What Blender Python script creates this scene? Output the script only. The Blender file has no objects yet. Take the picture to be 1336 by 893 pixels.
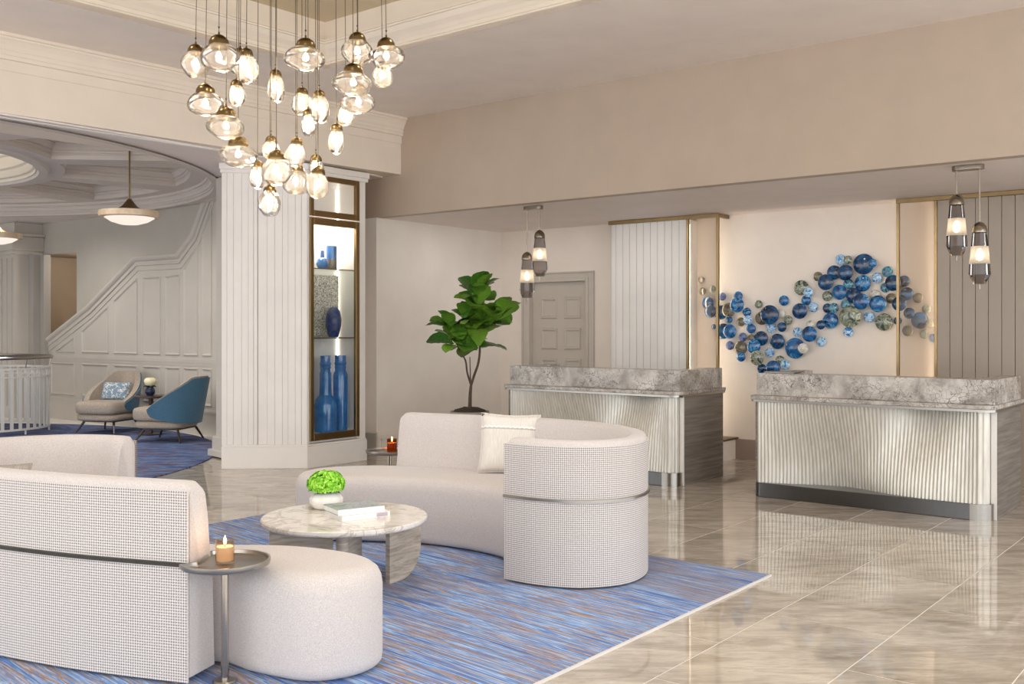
import bpy, bmesh, math, random
from mathutils import Vector, Matrix, noise
random.seed(7)
PI = math.pi
sc = bpy.context.scene
COL = sc.collection

# ------------------------------------------------------------------ camera, world, large lights, exposure
FPX, CX, CY, CAMH, YAW = 1310.0, 668.0, 428.0, 1.5, math.radians(38.25)
cd = bpy.data.cameras.new('camera'); cam = bpy.data.objects.new('camera', cd); COL.objects.link(cam)
cd.sensor_width = 36.0; cd.lens = FPX / 1336 * 36; cd.shift_y = (CY - 446.5) / 1336
cd.clip_start = 0.05; cd.clip_end = 200
cam.location = (0, 0, CAMH); cam.rotation_euler = (PI / 2, 0, YAW)
sc.camera = cam

world = bpy.data.worlds.new('world'); sc.world = world; world.use_nodes = True
bg = world.node_tree.nodes['Background']
bg.inputs[0].default_value = (0.93, 0.965, 1.0, 1); bg.inputs[1].default_value = 2.95

def area(name, loc, target, sx, sy, power, color=(1, 1, 1), spread=180):
    l = bpy.data.lights.new(name, 'AREA'); l.shape = 'RECTANGLE'; l.size = sx; l.size_y = sy
    l.energy = power; l.color = color; l.spread = math.radians(spread)
    o = bpy.data.objects.new(name, l); COL.objects.link(o); o.location = loc
    d = Vector(target) - Vector(loc); o.rotation_euler = d.to_track_quat('-Z', 'Y').to_euler()
    return o
# daylight from the glazed side of the lobby (right of and behind the photographer)
area('daylight_glazing_side', (4.6, 3.2, 2.2), (-6, 5.2, 1.4), 7.0, 3.4, 45, (0.96, 0.98, 1.0))
area('daylight_glazing_rear', (-3.0, -4.5, 2.3), (-4.5, 6, 1.2), 8.0, 3.2, 15, (0.96, 0.98, 1.0))
area('dome_fill', (-13.15, 3.78, 3.5), (-13.15, 3.781, 5), 3.4, 3.4, 42, (1.0, 0.95, 0.88))  # unseen upward fill, added to brighten the dome
for (sx_, sy_) in ((-10.2, 4.9), (-11.6, 6.9), (-14.6, 6.9), (-10.3, 2.4), (-13.2, .6)):  # fill spots added up in the coffers to light the stair hall
    sl_ = bpy.data.lights.new('hall_fill_spot', 'SPOT'); sl_.energy = 140; sl_.spot_size = math.radians(150); sl_.spot_blend = 1.0; sl_.shadow_soft_size = .03; sl_.color = (1, .95, .88)
    so_ = bpy.data.objects.new('hall_fill_spot', sl_); COL.objects.link(so_); so_.location = (sx_, sy_, 3.46)

# unseen fill spots added in the ceiling tray to lift sofas and ceiling
for (sx_, sy_) in ((-5.6, 4.6), (-3.6, 4.7), (-5.4, 2.6), (-3.2, 2.6), (-1.2, 4.8), (-.9, 2.4)):
    sl_ = bpy.data.lights.new('tray_fill_spot', 'SPOT'); sl_.energy = 95; sl_.spot_size = math.radians(120); sl_.spot_blend = 1.0; sl_.shadow_soft_size = .2; sl_.color = (1, .97, .94)
    so_ = bpy.data.objects.new('tray_fill_spot', sl_); COL.objects.link(so_); so_.location = (sx_, sy_, 4.28)
# fill spots without fittings, added under the reception soffit to brighten the recess
for i_, (sx_, sy_, tx_, ty_, tz_, pw_) in enumerate(((-7.4, 9.3, -7.6, 10.6, 1.0, 15), (-7.5, 9.2, -8.6, 9.4, 1.0, 17), (-6.1, 9.4, -6.1, 10.5, 1.0, 13), (-4.8, 9.3, -4.7, 10.6, 1.2, 6), (-3.9, 9.3, -3.9, 10.6, 1.2, 6))):
    sl_ = bpy.data.lights.new('recess_fill_spot', 'SPOT'); sl_.energy = pw_; sl_.spot_size = math.radians(125); sl_.spot_blend = 1.0; sl_.shadow_soft_size = .02; sl_.color = (1, .96, .91)
    so_ = bpy.data.objects.new('recess_fill_spot', sl_); COL.objects.link(so_); so_.location = (sx_, sy_, 2.79)
    so_.rotation_euler = (Vector((tx_, ty_, tz_)) - Vector((sx_, sy_, 2.79))).to_track_quat('-Z', 'Y').to_euler()

vs = sc.view_settings
vs.view_transform = 'Standard'; vs.look = 'None'; vs.gamma = 1.0; vs.exposure = 0.0; vs.use_curve_mapping = False
sc.cycles.max_bounces = 12; sc.cycles.transparent_max_bounces = 24; sc.cycles.diffuse_bounces = 8
sc.cycles.glossy_bounces = 5; sc.cycles.transmission_bounces = 8
sc.cycles.caustics_reflective = False; sc.cycles.caustics_refractive = False
sc.cycles.sample_clamp_indirect = 6.0

# ------------------------------------------------------------------ view helpers (pixel of the photo -> place in the room)
FW = Vector((-math.sin(YAW), math.cos(YAW), 0)); RT = Vector((math.cos(YAW), math.sin(YAW), 0))
def ray(x, y): return FW + RT * ((x - CX) / FPX) + Vector((0, 0, (CY - y) / FPX))
def at_z(x, y, z=0.0):
    d = ray(x, y); return Vector((0, 0, CAMH)) + d * ((z - CAMH) / d.z)
def at_x(x, y, X):
    d = ray(x, y); return Vector((0, 0, CAMH)) + d * (X / d.x)
def at_y(x, y, Y):
    d = ray(x, y); return Vector((0, 0, CAMH)) + d * (Y / d.y)
def at_d(x, y, D): return Vector((0, 0, CAMH)) + ray(x, y) * D
def LD(l, d): v = RT * l + FW * d; return (v.x, v.y)      # (sideways, away) metres from the photographer

# ------------------------------------------------------------------ materials
def lin(c):
    c /= 255.0
    return c / 12.92 if c <= 0.04045 else ((c + 0.055) / 1.055) ** 2.4
def rgb(h):
    h = h.lstrip('#'); return (lin(int(h[0:2], 16)), lin(int(h[2:4], 16)), lin(int(h[4:6], 16)), 1.0)
M = {}
class N:
    def __init__(s, name):
        s.m = bpy.data.materials.new(name); s.m.use_nodes = True; s.t = s.m.node_tree; s.t.nodes.clear()
        s.out = s.n('ShaderNodeOutputMaterial')
        M[name] = s.m
    def n(s, t, **kw):
        nd = s.t.nodes.new(t)
        for k, v in kw.items(): setattr(nd, k, v)
        return nd
    def l(s, a, b): s.t.links.new(a, b)
    def bsdf(s, color=(0.8, 0.8, 0.8, 1), rough=0.5, metal=0.0, **kw):
        b = s.n('ShaderNodeBsdfPrincipled'); b.inputs['Roughness'].default_value = rough
        b.inputs['Metallic'].default_value = metal
        if isinstance(color, tuple): b.inputs['Base Color'].default_value = color
        else: s.l(color, b.inputs['Base Color'])
        for k, v in kw.items(): b.inputs[k].default_value = v
        s.l(b.outputs[0], s.out.inputs[0]); s.b = b
        return b
    def coord(s, kind='Object', scale=(1, 1, 1), rot=(0, 0, 0), rnd=0.0):
        tc = s.n('ShaderNodeTexCoord'); v = tc.outputs[kind]
        if rnd:
            oi = s.n('ShaderNodeObjectInfo'); mu = s.n('ShaderNodeVectorMath', operation='SCALE')
            cmb = s.n('ShaderNodeCombineXYZ')
            for i in range(3): s.l(oi.outputs['Random'], cmb.inputs[i])
            s.l(cmb.outputs[0], mu.inputs[0]); mu.inputs['Scale'].default_value = rnd
            ad = s.n('ShaderNodeVectorMath', operation='ADD'); s.l(v, ad.inputs[0]); s.l(mu.outputs[0], ad.inputs[1]); v = ad.outputs[0]
        if any(rot):
            m0 = s.n('ShaderNodeMapping'); m0.inputs['Rotation'].default_value = rot; s.l(v, m0.inputs['Vector']); v = m0.outputs[0]
        mp = s.n('ShaderNodeMapping'); mp.inputs['Scale'].default_value = scale
        s.l(v, mp.inputs['Vector']); return mp.outputs[0]
    def noise(s, vec, scale=5, detail=4, rough=0.55, dist=0.0):
        t = s.n('ShaderNodeTexNoise'); t.inputs['Scale'].default_value = scale; t.inputs['Detail'].default_value = detail
        t.inputs['Roughness'].default_value = rough; t.inputs['Distortion'].default_value = dist
        s.l(vec, t.inputs['Vector']); return t.outputs['Fac']
    def ramp(s, fac, stops, interp='LINEAR'):
        r = s.n('ShaderNodeValToRGB'); r.color_ramp.interpolation = interp; e = r.color_ramp.elements
        while len(e) < len(stops): e.new(0.5)
        for q, (p, c) in zip(e, stops): q.position = p; q.color = rgb(c) if isinstance(c, str) else c
        s.l(fac, r.inputs[0]); return r.outputs[0]
    def mix(s, fac, a, b, blend='MIX'):
        m = s.n('ShaderNodeMix', data_type='RGBA', blend_type=blend)
        for v, i in ((fac, 0), (a, 6), (b, 7)):
            if isinstance(v, (int, float, tuple)): m.inputs[i].default_value = v
            else: s.l(v, m.inputs[i])
        return m.outputs[2]
    def math(s, op, a, b=0.0, c=None):
        m = s.n('ShaderNodeMath', operation=op)
        for v, i in ((a, 0), (b, 1), (c, 2)):
            if v is None: continue
            if isinstance(v, (int, float)): m.inputs[i].default_value = v
            else: s.l(v, m.inputs[i])
        return m.outputs[0]
    def bump(s, h, strength=0.2, dist=0.01):
        b = s.n('ShaderNodeBump'); b.inputs['Strength'].default_value = strength; b.inputs['Distance'].default_value = dist
        s.l(h, b.inputs['Height']); s.l(b.outputs[0], s.b.inputs['Normal'])

def paint(name, hexc, rough=0.55, var=0.03):
    m = N(name); v = m.coord('Object', (1, 1, 1)); f = m.noise(v, 3.0, 3)
    c = rgb(hexc); lo = tuple(x * (1 - var) for x in c[:3]) + (1,); hi = tuple(min(1, x * (1 + var)) for x in c[:3]) + (1,)
    m.bsdf(m.ramp(f, [(0.3, lo), (0.7, hi)]), rough)
    g = m.noise(v, 160, 2); m.bump(g, 0.04, 0.002)
paint('wall_cream', '#e9e2d9'); paint('wall_bulkhead', '#b3a291'); paint('beam_cream', '#e6dacb', 0.5)
paint('ceiling_paint', '#e9e0da'); paint('soffit_paint', '#e6dcd7'); paint('tray_paint', '#cfc0a4'); paint('column_white', '#e6e0da', 0.42)
paint('hall_wall', '#b9b3a8'); paint('hall_panel', '#c3bcb2', 0.45); paint('hall_ceiling', '#d2c8bf'); paint('hall_dome', '#d9cfbf')
paint('door_grey', '#c2bab0', 0.4); paint('skirting_grey', '#a8a39c', 0.45); paint('skirting_mauve', '#a29088', 0.45)
paint('art_wall', '#e6dcd2', 0.6); paint('shiplap_paint', '#e9e5e0', 0.42); paint('shiplap_shaded', '#a39688', 0.42)  # last one: right boards, with the recess shade put into their colour
paint('niche_tan', '#b5a48f'); paint('rail_white', '#d5d3ce', 0.35); paint('ceramic_white', '#f2f1ee', 0.25); paint('wax', '#f3d9c4', 0.4)
paint('grout', '#ece7df', 0.5); paint('paper_white', '#efeeec', 0.6); paint('paper_mauve', '#b7a9b2', 0.5); paint('wick', '#2a221c', 0.8)
paint('soil', '#3a2a20', 0.95, 0.3); paint('pot_grey', '#8c857d', 0.5); paint('navy_ceramic', '#1d2a49', 0.3); paint('petal_cream', '#f4edc6', 0.6)
paint('shadow_gap', '#4a443e', 0.7)

def metal(name, hexc, rough, streak=None, aniso=0.0):
    m = N(name); v = m.coord('Object', streak or (1, 1, 1)); f = m.noise(v, 12, 4)
    c = rgb(hexc); lo = tuple(x * .85 for x in c[:3]) + (1,)
    m.bsdf(m.ramp(f, [(0.3, lo), (0.7, c)]), rough, 1.0)
metal('bronze', '#8b7350', 0.33, (1, 1, 20)); metal('brass_satin', '#a08a6a', 0.28); metal('nickel_warm', '#958a7c', 0.22); metal('cap_bronze', '#85714f', 0.24); metal('gold_trim', '#9c8460', 0.3)
metal('steel_brushed', '#a9a49d', 0.28, (1, 1, 30)); metal('steel_dark', '#6d6c6b', 0.3, (30, 1, 1)); metal('nickel', '#b7aea2', 0.2)
metal('gunmetal', '#4a4743', 0.35); metal('dark_wire', '#6e6455', 0.4)

def floor_tile():
    m = N('floor_stone')
    v = m.coord('Object', (1.0, 2.6, 1), (0, 0, -YAW), rnd=37.0)
    f = m.noise(v, 1.2, 9, 0.62, 0.3); c1 = m.ramp(f, [(0.25, '#968a7d'), (0.45, '#b5aa9c'), (0.6, '#c8bdaf'), (0.8, '#d9cfc2')])
    v2 = m.coord('Object', (1.3, 5.0, 1), (0, 0, -YAW), rnd=11.0)
    f2 = m.noise(v2, 2.2, 9, 0.70, 0.5); c2 = m.ramp(f2, [(0.42, '#75695d'), (0.5, '#b0a598'), (0.56, '#d6cdc1'), (0.62, '#b0a598')])
    f3 = m.noise(m.coord('Object', (2, 14, 1), (0, 0, -YAW), rnd=23.0), 3, 8, 0.72, .3)
    col = m.mix(0.32, c1, c2); col = m.mix(m.ramp(f3, [(.5, (0, 0, 0, 1)), (.64, (.2, .2, .2, 1))]), col, rgb('#574e45'))
    m.bsdf(col, 0.09, **{'Specular IOR Level': 0.9})
    r = m.ramp(f2, [(0.3, (.02, .02, .02, 1)), (0.7, (.05, .05, .05, 1))]); m.l(r, m.b.inputs['Roughness'])
floor_tile()

def desk_marble():
    m = N('desk_stone'); v = m.coord('Object', (1, 1, 1))
    f = m.noise(v, 6, 8, 0.6, 0.6); base = m.ramp(f, [(0.32, '#857d75'), (0.46, '#aca49c'), (0.56, '#c3bcb4'), (0.7, '#d6d0c9')])
    wv = m.n('ShaderNodeTexVoronoi'); wv.feature = 'DISTANCE_TO_EDGE'; wv.inputs['Scale'].default_value = 26
    nz = m.n('ShaderNodeTexNoise'); nz.inputs['Scale'].default_value = 9; nz.inputs['Detail'].default_value = 6; m.l(v, nz.inputs['Vector'])
    mv = m.mix(0.16, v, nz.outputs['Color']); m.l(mv, wv.inputs['Vector'])
    e = m.ramp(wv.outputs['Distance'], [(0.0, (1, 1, 1, 1)), (0.07, (0, 0, 0, 1))])
    msk = m.ramp(m.noise(v, 3.5, 5, .6), [(0.40, (0, 0, 0, 1)), (0.56, (.95, .95, .95, 1))])
    fac = m.mix(1.0, e, msk, 'MULTIPLY'); col = m.mix(fac, base, rgb('#4c4640'))
    m.bsdf(col, 0.22)
desk_marble()

def table_marble():
    m = N('table_marble'); v = m.coord('Object', (1, 1, 1))
    f = m.noise(v, 4, 8, 0.65, 1.6); c = m.ramp(f, [(0.3, '#d3cbc3'), (0.5, '#e8e3dd'), (0.57, '#bcb2a8'), (0.62, '#e3ddd6'), (0.8, '#d8d0c8')])
    m.bsdf(c, 0.08)
    m = N('table_travertine'); v = m.coord('Object', (2.0, 2.0, 16))
    f = m.noise(v, 3, 8, 0.65, 0.8); c = m.ramp(f, [(0.3, '#8f8375'), (0.5, '#b3a798'), (0.7, '#cbc0b3')])
    m.bsdf(c, 0.3)
table_marble()

def wood_side():
    m = N('desk_veneer'); v = m.coord('Object', (.6, .5, 11))
    f = m.noise(v, 4, 5, 0.55, 0.3); c = m.ramp(f, [(0.3, '#69635d'), (0.5, '#7b746e'), (0.7, '#8d867f')])
    m.bsdf(c, 0.27)
    m = N('dark_wood'); v = m.coord('Object', (1, 1, 8)); f = m.noise(v, 9, 6, .6, .5)
    m.bsdf(m.ramp(f, [(.3, '#2b1e19'), (.7, '#4b352c')]), .3)
wood_side()

def flute():
    m = N('fluted_resin'); v = m.coord('Object', (6, 6, 1)); f = m.noise(v, 5, 3)
    m.bsdf(m.ramp(f, [(.3, '#cbc6bb'), (.7, '#dcd8ce')]), 0.3, 0.25)
flute()

def fabrics():
    m = N('fabric_plain'); v = m.coord('Object', (1, 1, 1)); f = m.noise(v, 260, 3, .7); g = m.noise(v, 3, 3)
    c = m.ramp(f, [(0.35, '#b7afad'), (0.65, '#ddd5d2')]); c = m.mix(m.math('MULTIPLY', g, .25), c, rgb('#c4bab6'))
    m.bsdf(c, 0.95, **{'Sheen Weight': 0.25}); m.bump(f, 0.25, 0.002)
    m = N('fabric_woven'); uv = m.coord('UV', (1 / 0.0118, 1 / 0.0118, 1))
    sp = m.n('ShaderNodeSeparateXYZ'); m.l(uv, sp.inputs[0])
    def tri(o):
        fr = m.math('FRACT', o); return m.math('ABSOLUTE', m.math('SUBTRACT', fr, .5))
    a, b = tri(sp.outputs[0]), tri(sp.outputs[1]); mx = m.math('MAXIMUM', a, b)      # 0 centre .. .5 edge of a weave cell
    both = m.math('MULTIPLY', a, b)
    gap = m.ramp(m.math('ADD', m.math('MULTIPLY', mx, 1.15), m.math('MULTIPLY', both, 1.3)), [(0.50, (0, 0, 0, 1)), (0.66, (1, 1, 1, 1))])
    wob = m.noise(uv, 1.3, 2); c1 = m.ramp(wob, [(.3, '#d0c8c5'), (.7, '#e6dfdc')])
    c = m.mix(m.math('MULTIPLY', gap, .9), c1, rgb('#5a504c'))
    m.bsdf(c, 0.95, **{'Sheen Weight': 0.2}); m.bump(m.math('MULTIPLY', gap, -1.0), 0.5, 0.004)
    m = N('fabric_pillow'); v = m.coord('Object', (1, 1, 1)); f = m.noise(m.coord('Object', (120, 10, 10)), 2, 3)
    sp = m.n('ShaderNodeSeparateXYZ'); m.l(v, sp.inputs[0])
    wig = m.math('ADD', sp.outputs[2], m.math('MULTIPLY', m.math('SINE', m.math('MULTIPLY', sp.outputs[0], 190)), .003))
    band = m.ramp(wig, [(0.0, (0, 0, 0, 1)), (0.3189, (0, 0, 0, 1)), (.319, (1, 1, 1, 1)), (.330, (1, 1, 1, 1)), (.3301, (0, 0, 0, 1))], 'CONSTANT')
    band2 = m.ramp(sp.outputs[2], [(0.0, (0, 0, 0, 1)), (.307, (1, 1, 1, 1)), (.319, (0, 0, 0, 1))], 'CONSTANT')
    c = m.ramp(f, [(.3, '#d9d2ca'), (.7, '#ece7e1')]); c = m.mix(m.math('MULTIPLY', band2, .7), c, rgb('#aaa198')); c = m.mix(band, c, rgb('#f7f4f0'))
    m.bsdf(c, 0.85, **{'Sheen Weight': 0.2})
    m = N('fabric_oatmeal'); f = m.noise(m.coord('Object', (1, 1, 3)), 70, 4, .7)
    m.bsdf(m.ramp(f, [(.3, '#8d8074'), (.7, '#c3b6a7')]), .95); m.bump(f, .3, .004)
    m = N('fabric_teal'); f = m.noise(m.coord('Object'), 120, 3); m.bsdf(m.ramp(f, [(.3, '#39627c'), (.7, '#4a7691')]), .6, **{'Sheen Weight': .2})
    m = N('fabric_leafprint'); v = m.coord('Object', (1, 1, 1), (0.2, .5, .8)); w = m.n('ShaderNodeTexVoronoi'); w.feature = 'DISTANCE_TO_EDGE'
    w.inputs['Scale'].default_value = 11; nz = m.n('ShaderNodeTexNoise'); nz.inputs['Scale'].default_value = 14; m.l(v, nz.inputs['Vector'])
    m.l(m.mix(.2, v, nz.outputs['Color']), w.inputs['Vector'])
    c = m.ramp(w.outputs['Distance'], [(.0, '#e6e4de'), (.035, '#e6e4de'), (.06, '#7f97ad')]); m.bsdf(c, .8)
    m = N('fabric_grey_stripe'); f = m.noise(m.coord('Object', (40, 1, 1)), 5, 3); m.bsdf(m.ramp(f, [(.3, '#9c938b'), (.7, '#bfb7af')]), .85)
fabrics()

def rugs():
    m = N('rug_streaks')
    rt = (0, 0, .10)
    f = m.noise(m.coord('Object', (.42, 9, 1), rt), 2.6, 5, 0.60, 0.25)
    col = m.ramp(f, [(0.34, '#2f5aa8'), (0.42, '#4484d4'), (0.455, '#b9d6f6'), (0.475, '#66a2e6'), (0.50, '#3f70b8'), (0.515, '#b09a92'), (0.54, '#8b736a'), (0.56, '#c9bab8'), (0.585, '#7db0ea'), (0.63, '#4079c8'), (.70, '#9a837b')])
    f5 = m.noise(m.coord('Object', (.9, 46, 1), rt), 2.2, 4, .6); col = m.mix(m.ramp(f5, [(.44, (.55, .55, .55, 1)), (.54, (0, 0, 0, 1))]), col, rgb('#7e6a66'))
    col = m.mix(m.ramp(f5, [(.54, (0, 0, 0, 1)), (.62, (.55, .55, .55, 1))]), col, rgb('#a8c4e6'))
    f2 = m.noise(m.coord('Object', (.5, .8, 1)), 1.5, 3, .5, .4); c2 = m.ramp(m.noise(m.coord('Object', (.8, 30, 1), rt), 2.4, 5, .65), [(.4, '#5f4d48'), (.5, '#9a857c'), (.56, '#6a86b4')])
    col = m.mix(m.ramp(f2, [(.52, (0, 0, 0, 1)), (.66, (.7, .7, .7, 1))]), col, c2)
    pile = m.noise(m.coord('Object'), 320, 2); m.bsdf(col, 1.0, **{'Specular IOR Level': .1, 'Sheen Weight': .1}); m.bump(pile, .5, .004)
    m = N('carpet_hall'); f = m.noise(m.coord('Object', (1.2, 5, 1), (0, 0, -YAW)), 1.6, 5, .58, .4)
    col = m.ramp(f, [(.34, '#4a4662'), (.45, '#52699a'), (.5, '#7186ac'), (.55, '#6c6478'), (.68, '#524c68')])
    pile = m.noise(m.coord('Object'), 200, 2); m.bsdf(col, 1.0, **{'Specular IOR Level': .1}); m.bump(pile, .4, .004)
    m = N('rug_binding'); m.bsdf(rgb('#d9d4cf'), .9)
rugs()

def glasses():
    def thin(name, tint, gloss=1.0, trans=0.0, tcol=(1, 1, 1, 1), ior=1.45, rough=0.02, true_fresnel=False):
        m = N(name); tr = m.n('ShaderNodeBsdfTransparent'); tr.inputs[0].default_value = tint
        gl = m.n('ShaderNodeBsdfGlossy'); gl.inputs['Roughness'].default_value = rough; gl.inputs[0].default_value = (gloss, gloss, gloss, 1)
        lw = m.n('ShaderNodeLayerWeight'); lw.inputs['Blend'].default_value = .5; f0 = ((ior - 1) / (ior + 1)) ** 2
        frv = m.math('ADD', m.math('MULTIPLY', m.math('POWER', lw.outputs['Facing'], 4.0), .85 * (1 - f0)), f0)
        if true_fresnel:
            fr = m.n('ShaderNodeFresnel'); fr.inputs[0].default_value = ior; frv = fr.outputs[0]
        base = tr.outputs[0]
        if trans:
            tl = m.n('ShaderNodeBsdfTranslucent'); tl.inputs[0].default_value = tcol; mm = m.n('ShaderNodeMixShader'); mm.inputs[0].default_value = trans
            m.l(base, mm.inputs[1]); m.l(tl.outputs[0], mm.inputs[2]); base = mm.outputs[0]
        mx = m.n('ShaderNodeMixShader'); m.l(frv, mx.inputs[0]); m.l(base, mx.inputs[1]); m.l(gl.outputs[0], mx.inputs[2])
        m.l(mx.outputs[0], m.out.inputs[0])
    thin('glass_clear', (.97, .98, .97, 1)); thin('glass_pendant', (.95, .93, .91, 1), trans=.14, tcol=(1, .96, .92, 1), ior=1.45, true_fresnel=True)
    thin('glass_smoke', (.6, .57, .56, 1), ior=1.4, true_fresnel=True); thin('glass_amber', (.72, .42, .22, 1), ior=1.25)
    thin('glass_frost_lamp', (.62, .58, .55, 1), trans=.6, tcol=(1, .92, .8, 1), rough=.3); thin('glass_votive', (.93, .84, .74, 1), ior=1.4)
    thin('shelf_glass', (.8, .85, .83, 1), ior=1.5)
    m = N('glass_frosted'); rf = m.n('ShaderNodeBsdfRefraction'); rf.inputs['Color'].default_value = (1, .99, .98, 1)
    rf.inputs['Roughness'].default_value = .13; rf.inputs['IOR'].default_value = 1.15
    tl = m.n('ShaderNodeBsdfTranslucent'); tl.inputs[0].default_value = (.95, .9, .85, 1)
    df = m.n('ShaderNodeBsdfDiffuse'); df.inputs[0].default_value = (.8, .77, .73, 1)
    a = m.n('ShaderNodeMixShader'); a.inputs[0].default_value = .10; m.l(rf.outputs[0], a.inputs[1]); m.l(tl.outputs[0], a.inputs[2])
    b = m.n('ShaderNodeMixShader'); b.inputs[0].default_value = .05; m.l(a.outputs[0], b.inputs[1]); m.l(df.outputs[0], b.inputs[2])
    m.l(b.outputs[0], m.out.inputs[0])
    def emis(name, color, s):
        m = N(name); e = m.n('ShaderNodeEmission'); e.inputs[0].default_value = color; e.inputs[1].default_value = s; m.l(e.outputs[0], m.out.inputs[0])
    emis('bulb', (1, .82, .60, 1), 80); emis('bulb_soft', (1, .84, .64, 1), 7); emis('led_warm', (1, .84, .66, 1), 50); emis('flame', (1, .62, .22, 1), 40)
    emis('case_led', (1, .93, .84, 1), 8); emis('bowl_glow', (1, .85, .74, 1), 1.05)
    def art(name, stops, metalv=0.0):
        m = N(name); nz1 = m.n('ShaderNodeTexNoise'); nz1.inputs['Scale'].default_value = 1.3; nz1.inputs['Detail'].default_value = 3
        vv = m.coord('Object', (1, .4, 1), rnd=7.0); m.l(vv, nz1.inputs['Vector']); wv = m.mix(.35, vv, nz1.outputs['Color'])
        f = m.noise(wv, 1.5, 2, .45, 1.1)
        b = m.bsdf(m.ramp(f, stops), .16, metalv, **{'Coat Weight': .35, 'Coat Roughness': .04})
    art('art_navy', [(.38, '#061a38'), (.5, '#124a78'), (.56, '#0a2c58'), (.66, '#1c5f8e')]); art('art_blue', [(.38, '#08305f'), (.48, '#1f6fae'), (.54, '#0d4a85'), (.62, '#58a5d2'), (.7, '#0a3a70')])
    art('art_sky', [(.38, '#2a78ba'), (.48, '#c3e2f2'), (.53, '#3f8ccc'), (.6, '#e4f2f8'), (.66, '#2f74b4')]); art('art_teal', [(.38, '#0f3a58'), (.48, '#5aa3bd'), (.54, '#14506f'), (.62, '#7fbccb'), (.68, '#123c5c')])
    art('art_green', [(.38, '#35423a'), (.48, '#97a08c'), (.54, '#4c5547'), (.62, '#b4b9a6'), (.68, '#3c4a42')]); art('art_olive', [(.3, '#3a3226'), (.55, '#7d7560'), (.75, '#2c2a26')])
    art('art_plum', [(.3, '#2b2b55'), (.55, '#6d7fb0'), (.75, '#33305c')]); art('art_clear', [(.3, '#b9b8ad'), (.55, '#e0ddd2'), (.75, '#8c9088')])
    m = N('vase_blue'); f = m.noise(m.coord('Object'), 9, 3); m.bsdf(m.ramp(f, [(.3, '#1b5fa8'), (.7, '#2f7cc4')]), .12, **{'Coat Weight': .5})
    m = N('vase_cobalt'); f = m.noise(m.coord('Object', (1, 1, 1)), 60, 3); m.bsdf(m.ramp(f, [(.3, '#14234f'), (.7, '#263c7d')]), .3); m.bump(f, .4, .004)
    m = N('art_swirl'); w = m.n('ShaderNodeTexWave'); w.inputs['Scale'].default_value = 20; w.inputs['Distortion'].default_value = 22; w.inputs['Detail'].default_value = 3
    m.l(m.coord('Object', (1, 1, 1)), w.inputs['Vector']); m.bsdf(m.ramp(w.outputs['Fac'], [(.3, '#d9d3ca'), (.55, '#cfc8be'), (.75, '#7d776f')]), .5)
    m = N('leaf'); f = m.noise(m.coord('Object', rnd=3.0), 14, 4); oi = m.n('ShaderNodeObjectInfo')
    c = m.mix(m.math('MULTIPLY', oi.outputs['Random'], .55), m.ramp(f, [(.3, '#1c4a17'), (.7, '#3f7d24')]), rgb('#93bb3f'))
    b = m.bsdf(c, .3); b.inputs['Subsurface Weight'].default_value = 0.0
    m = N('bark'); f = m.noise(m.coord('Object', (30, 30, 6)), 3, 4); m.bsdf(m.ramp(f, [(.3, '#33281f'), (.7, '#5f4c3b')]), .8)
    m = N('hydrangea'); f = m.noise(m.coord('Object'), 60, 3); m.bsdf(m.ramp(f, [(.35, '#56a814'), (.5, '#93da35'), (.65, '#c9f768')]), .6)
    m = N('dark_leaf'); m.bsdf(rgb('#163d20'), .5)
    m = N('bookcover'); f = m.noise(m.coord('Object', (1, 1, 1)), 9, 5, .6, 1.5); m.bsdf(m.ramp(f, [(.35, '#8f9aa0'), (.5, '#b9c1c4'), (.6, '#77848c')]), .3)
    m = N('alabaster'); f = m.noise(m.coord('Object'), 8, 4); m.bsdf(m.ramp(f, [(.3, '#c7a884'), (.7, '#e6d2b8')]), .4)
glasses()

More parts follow.
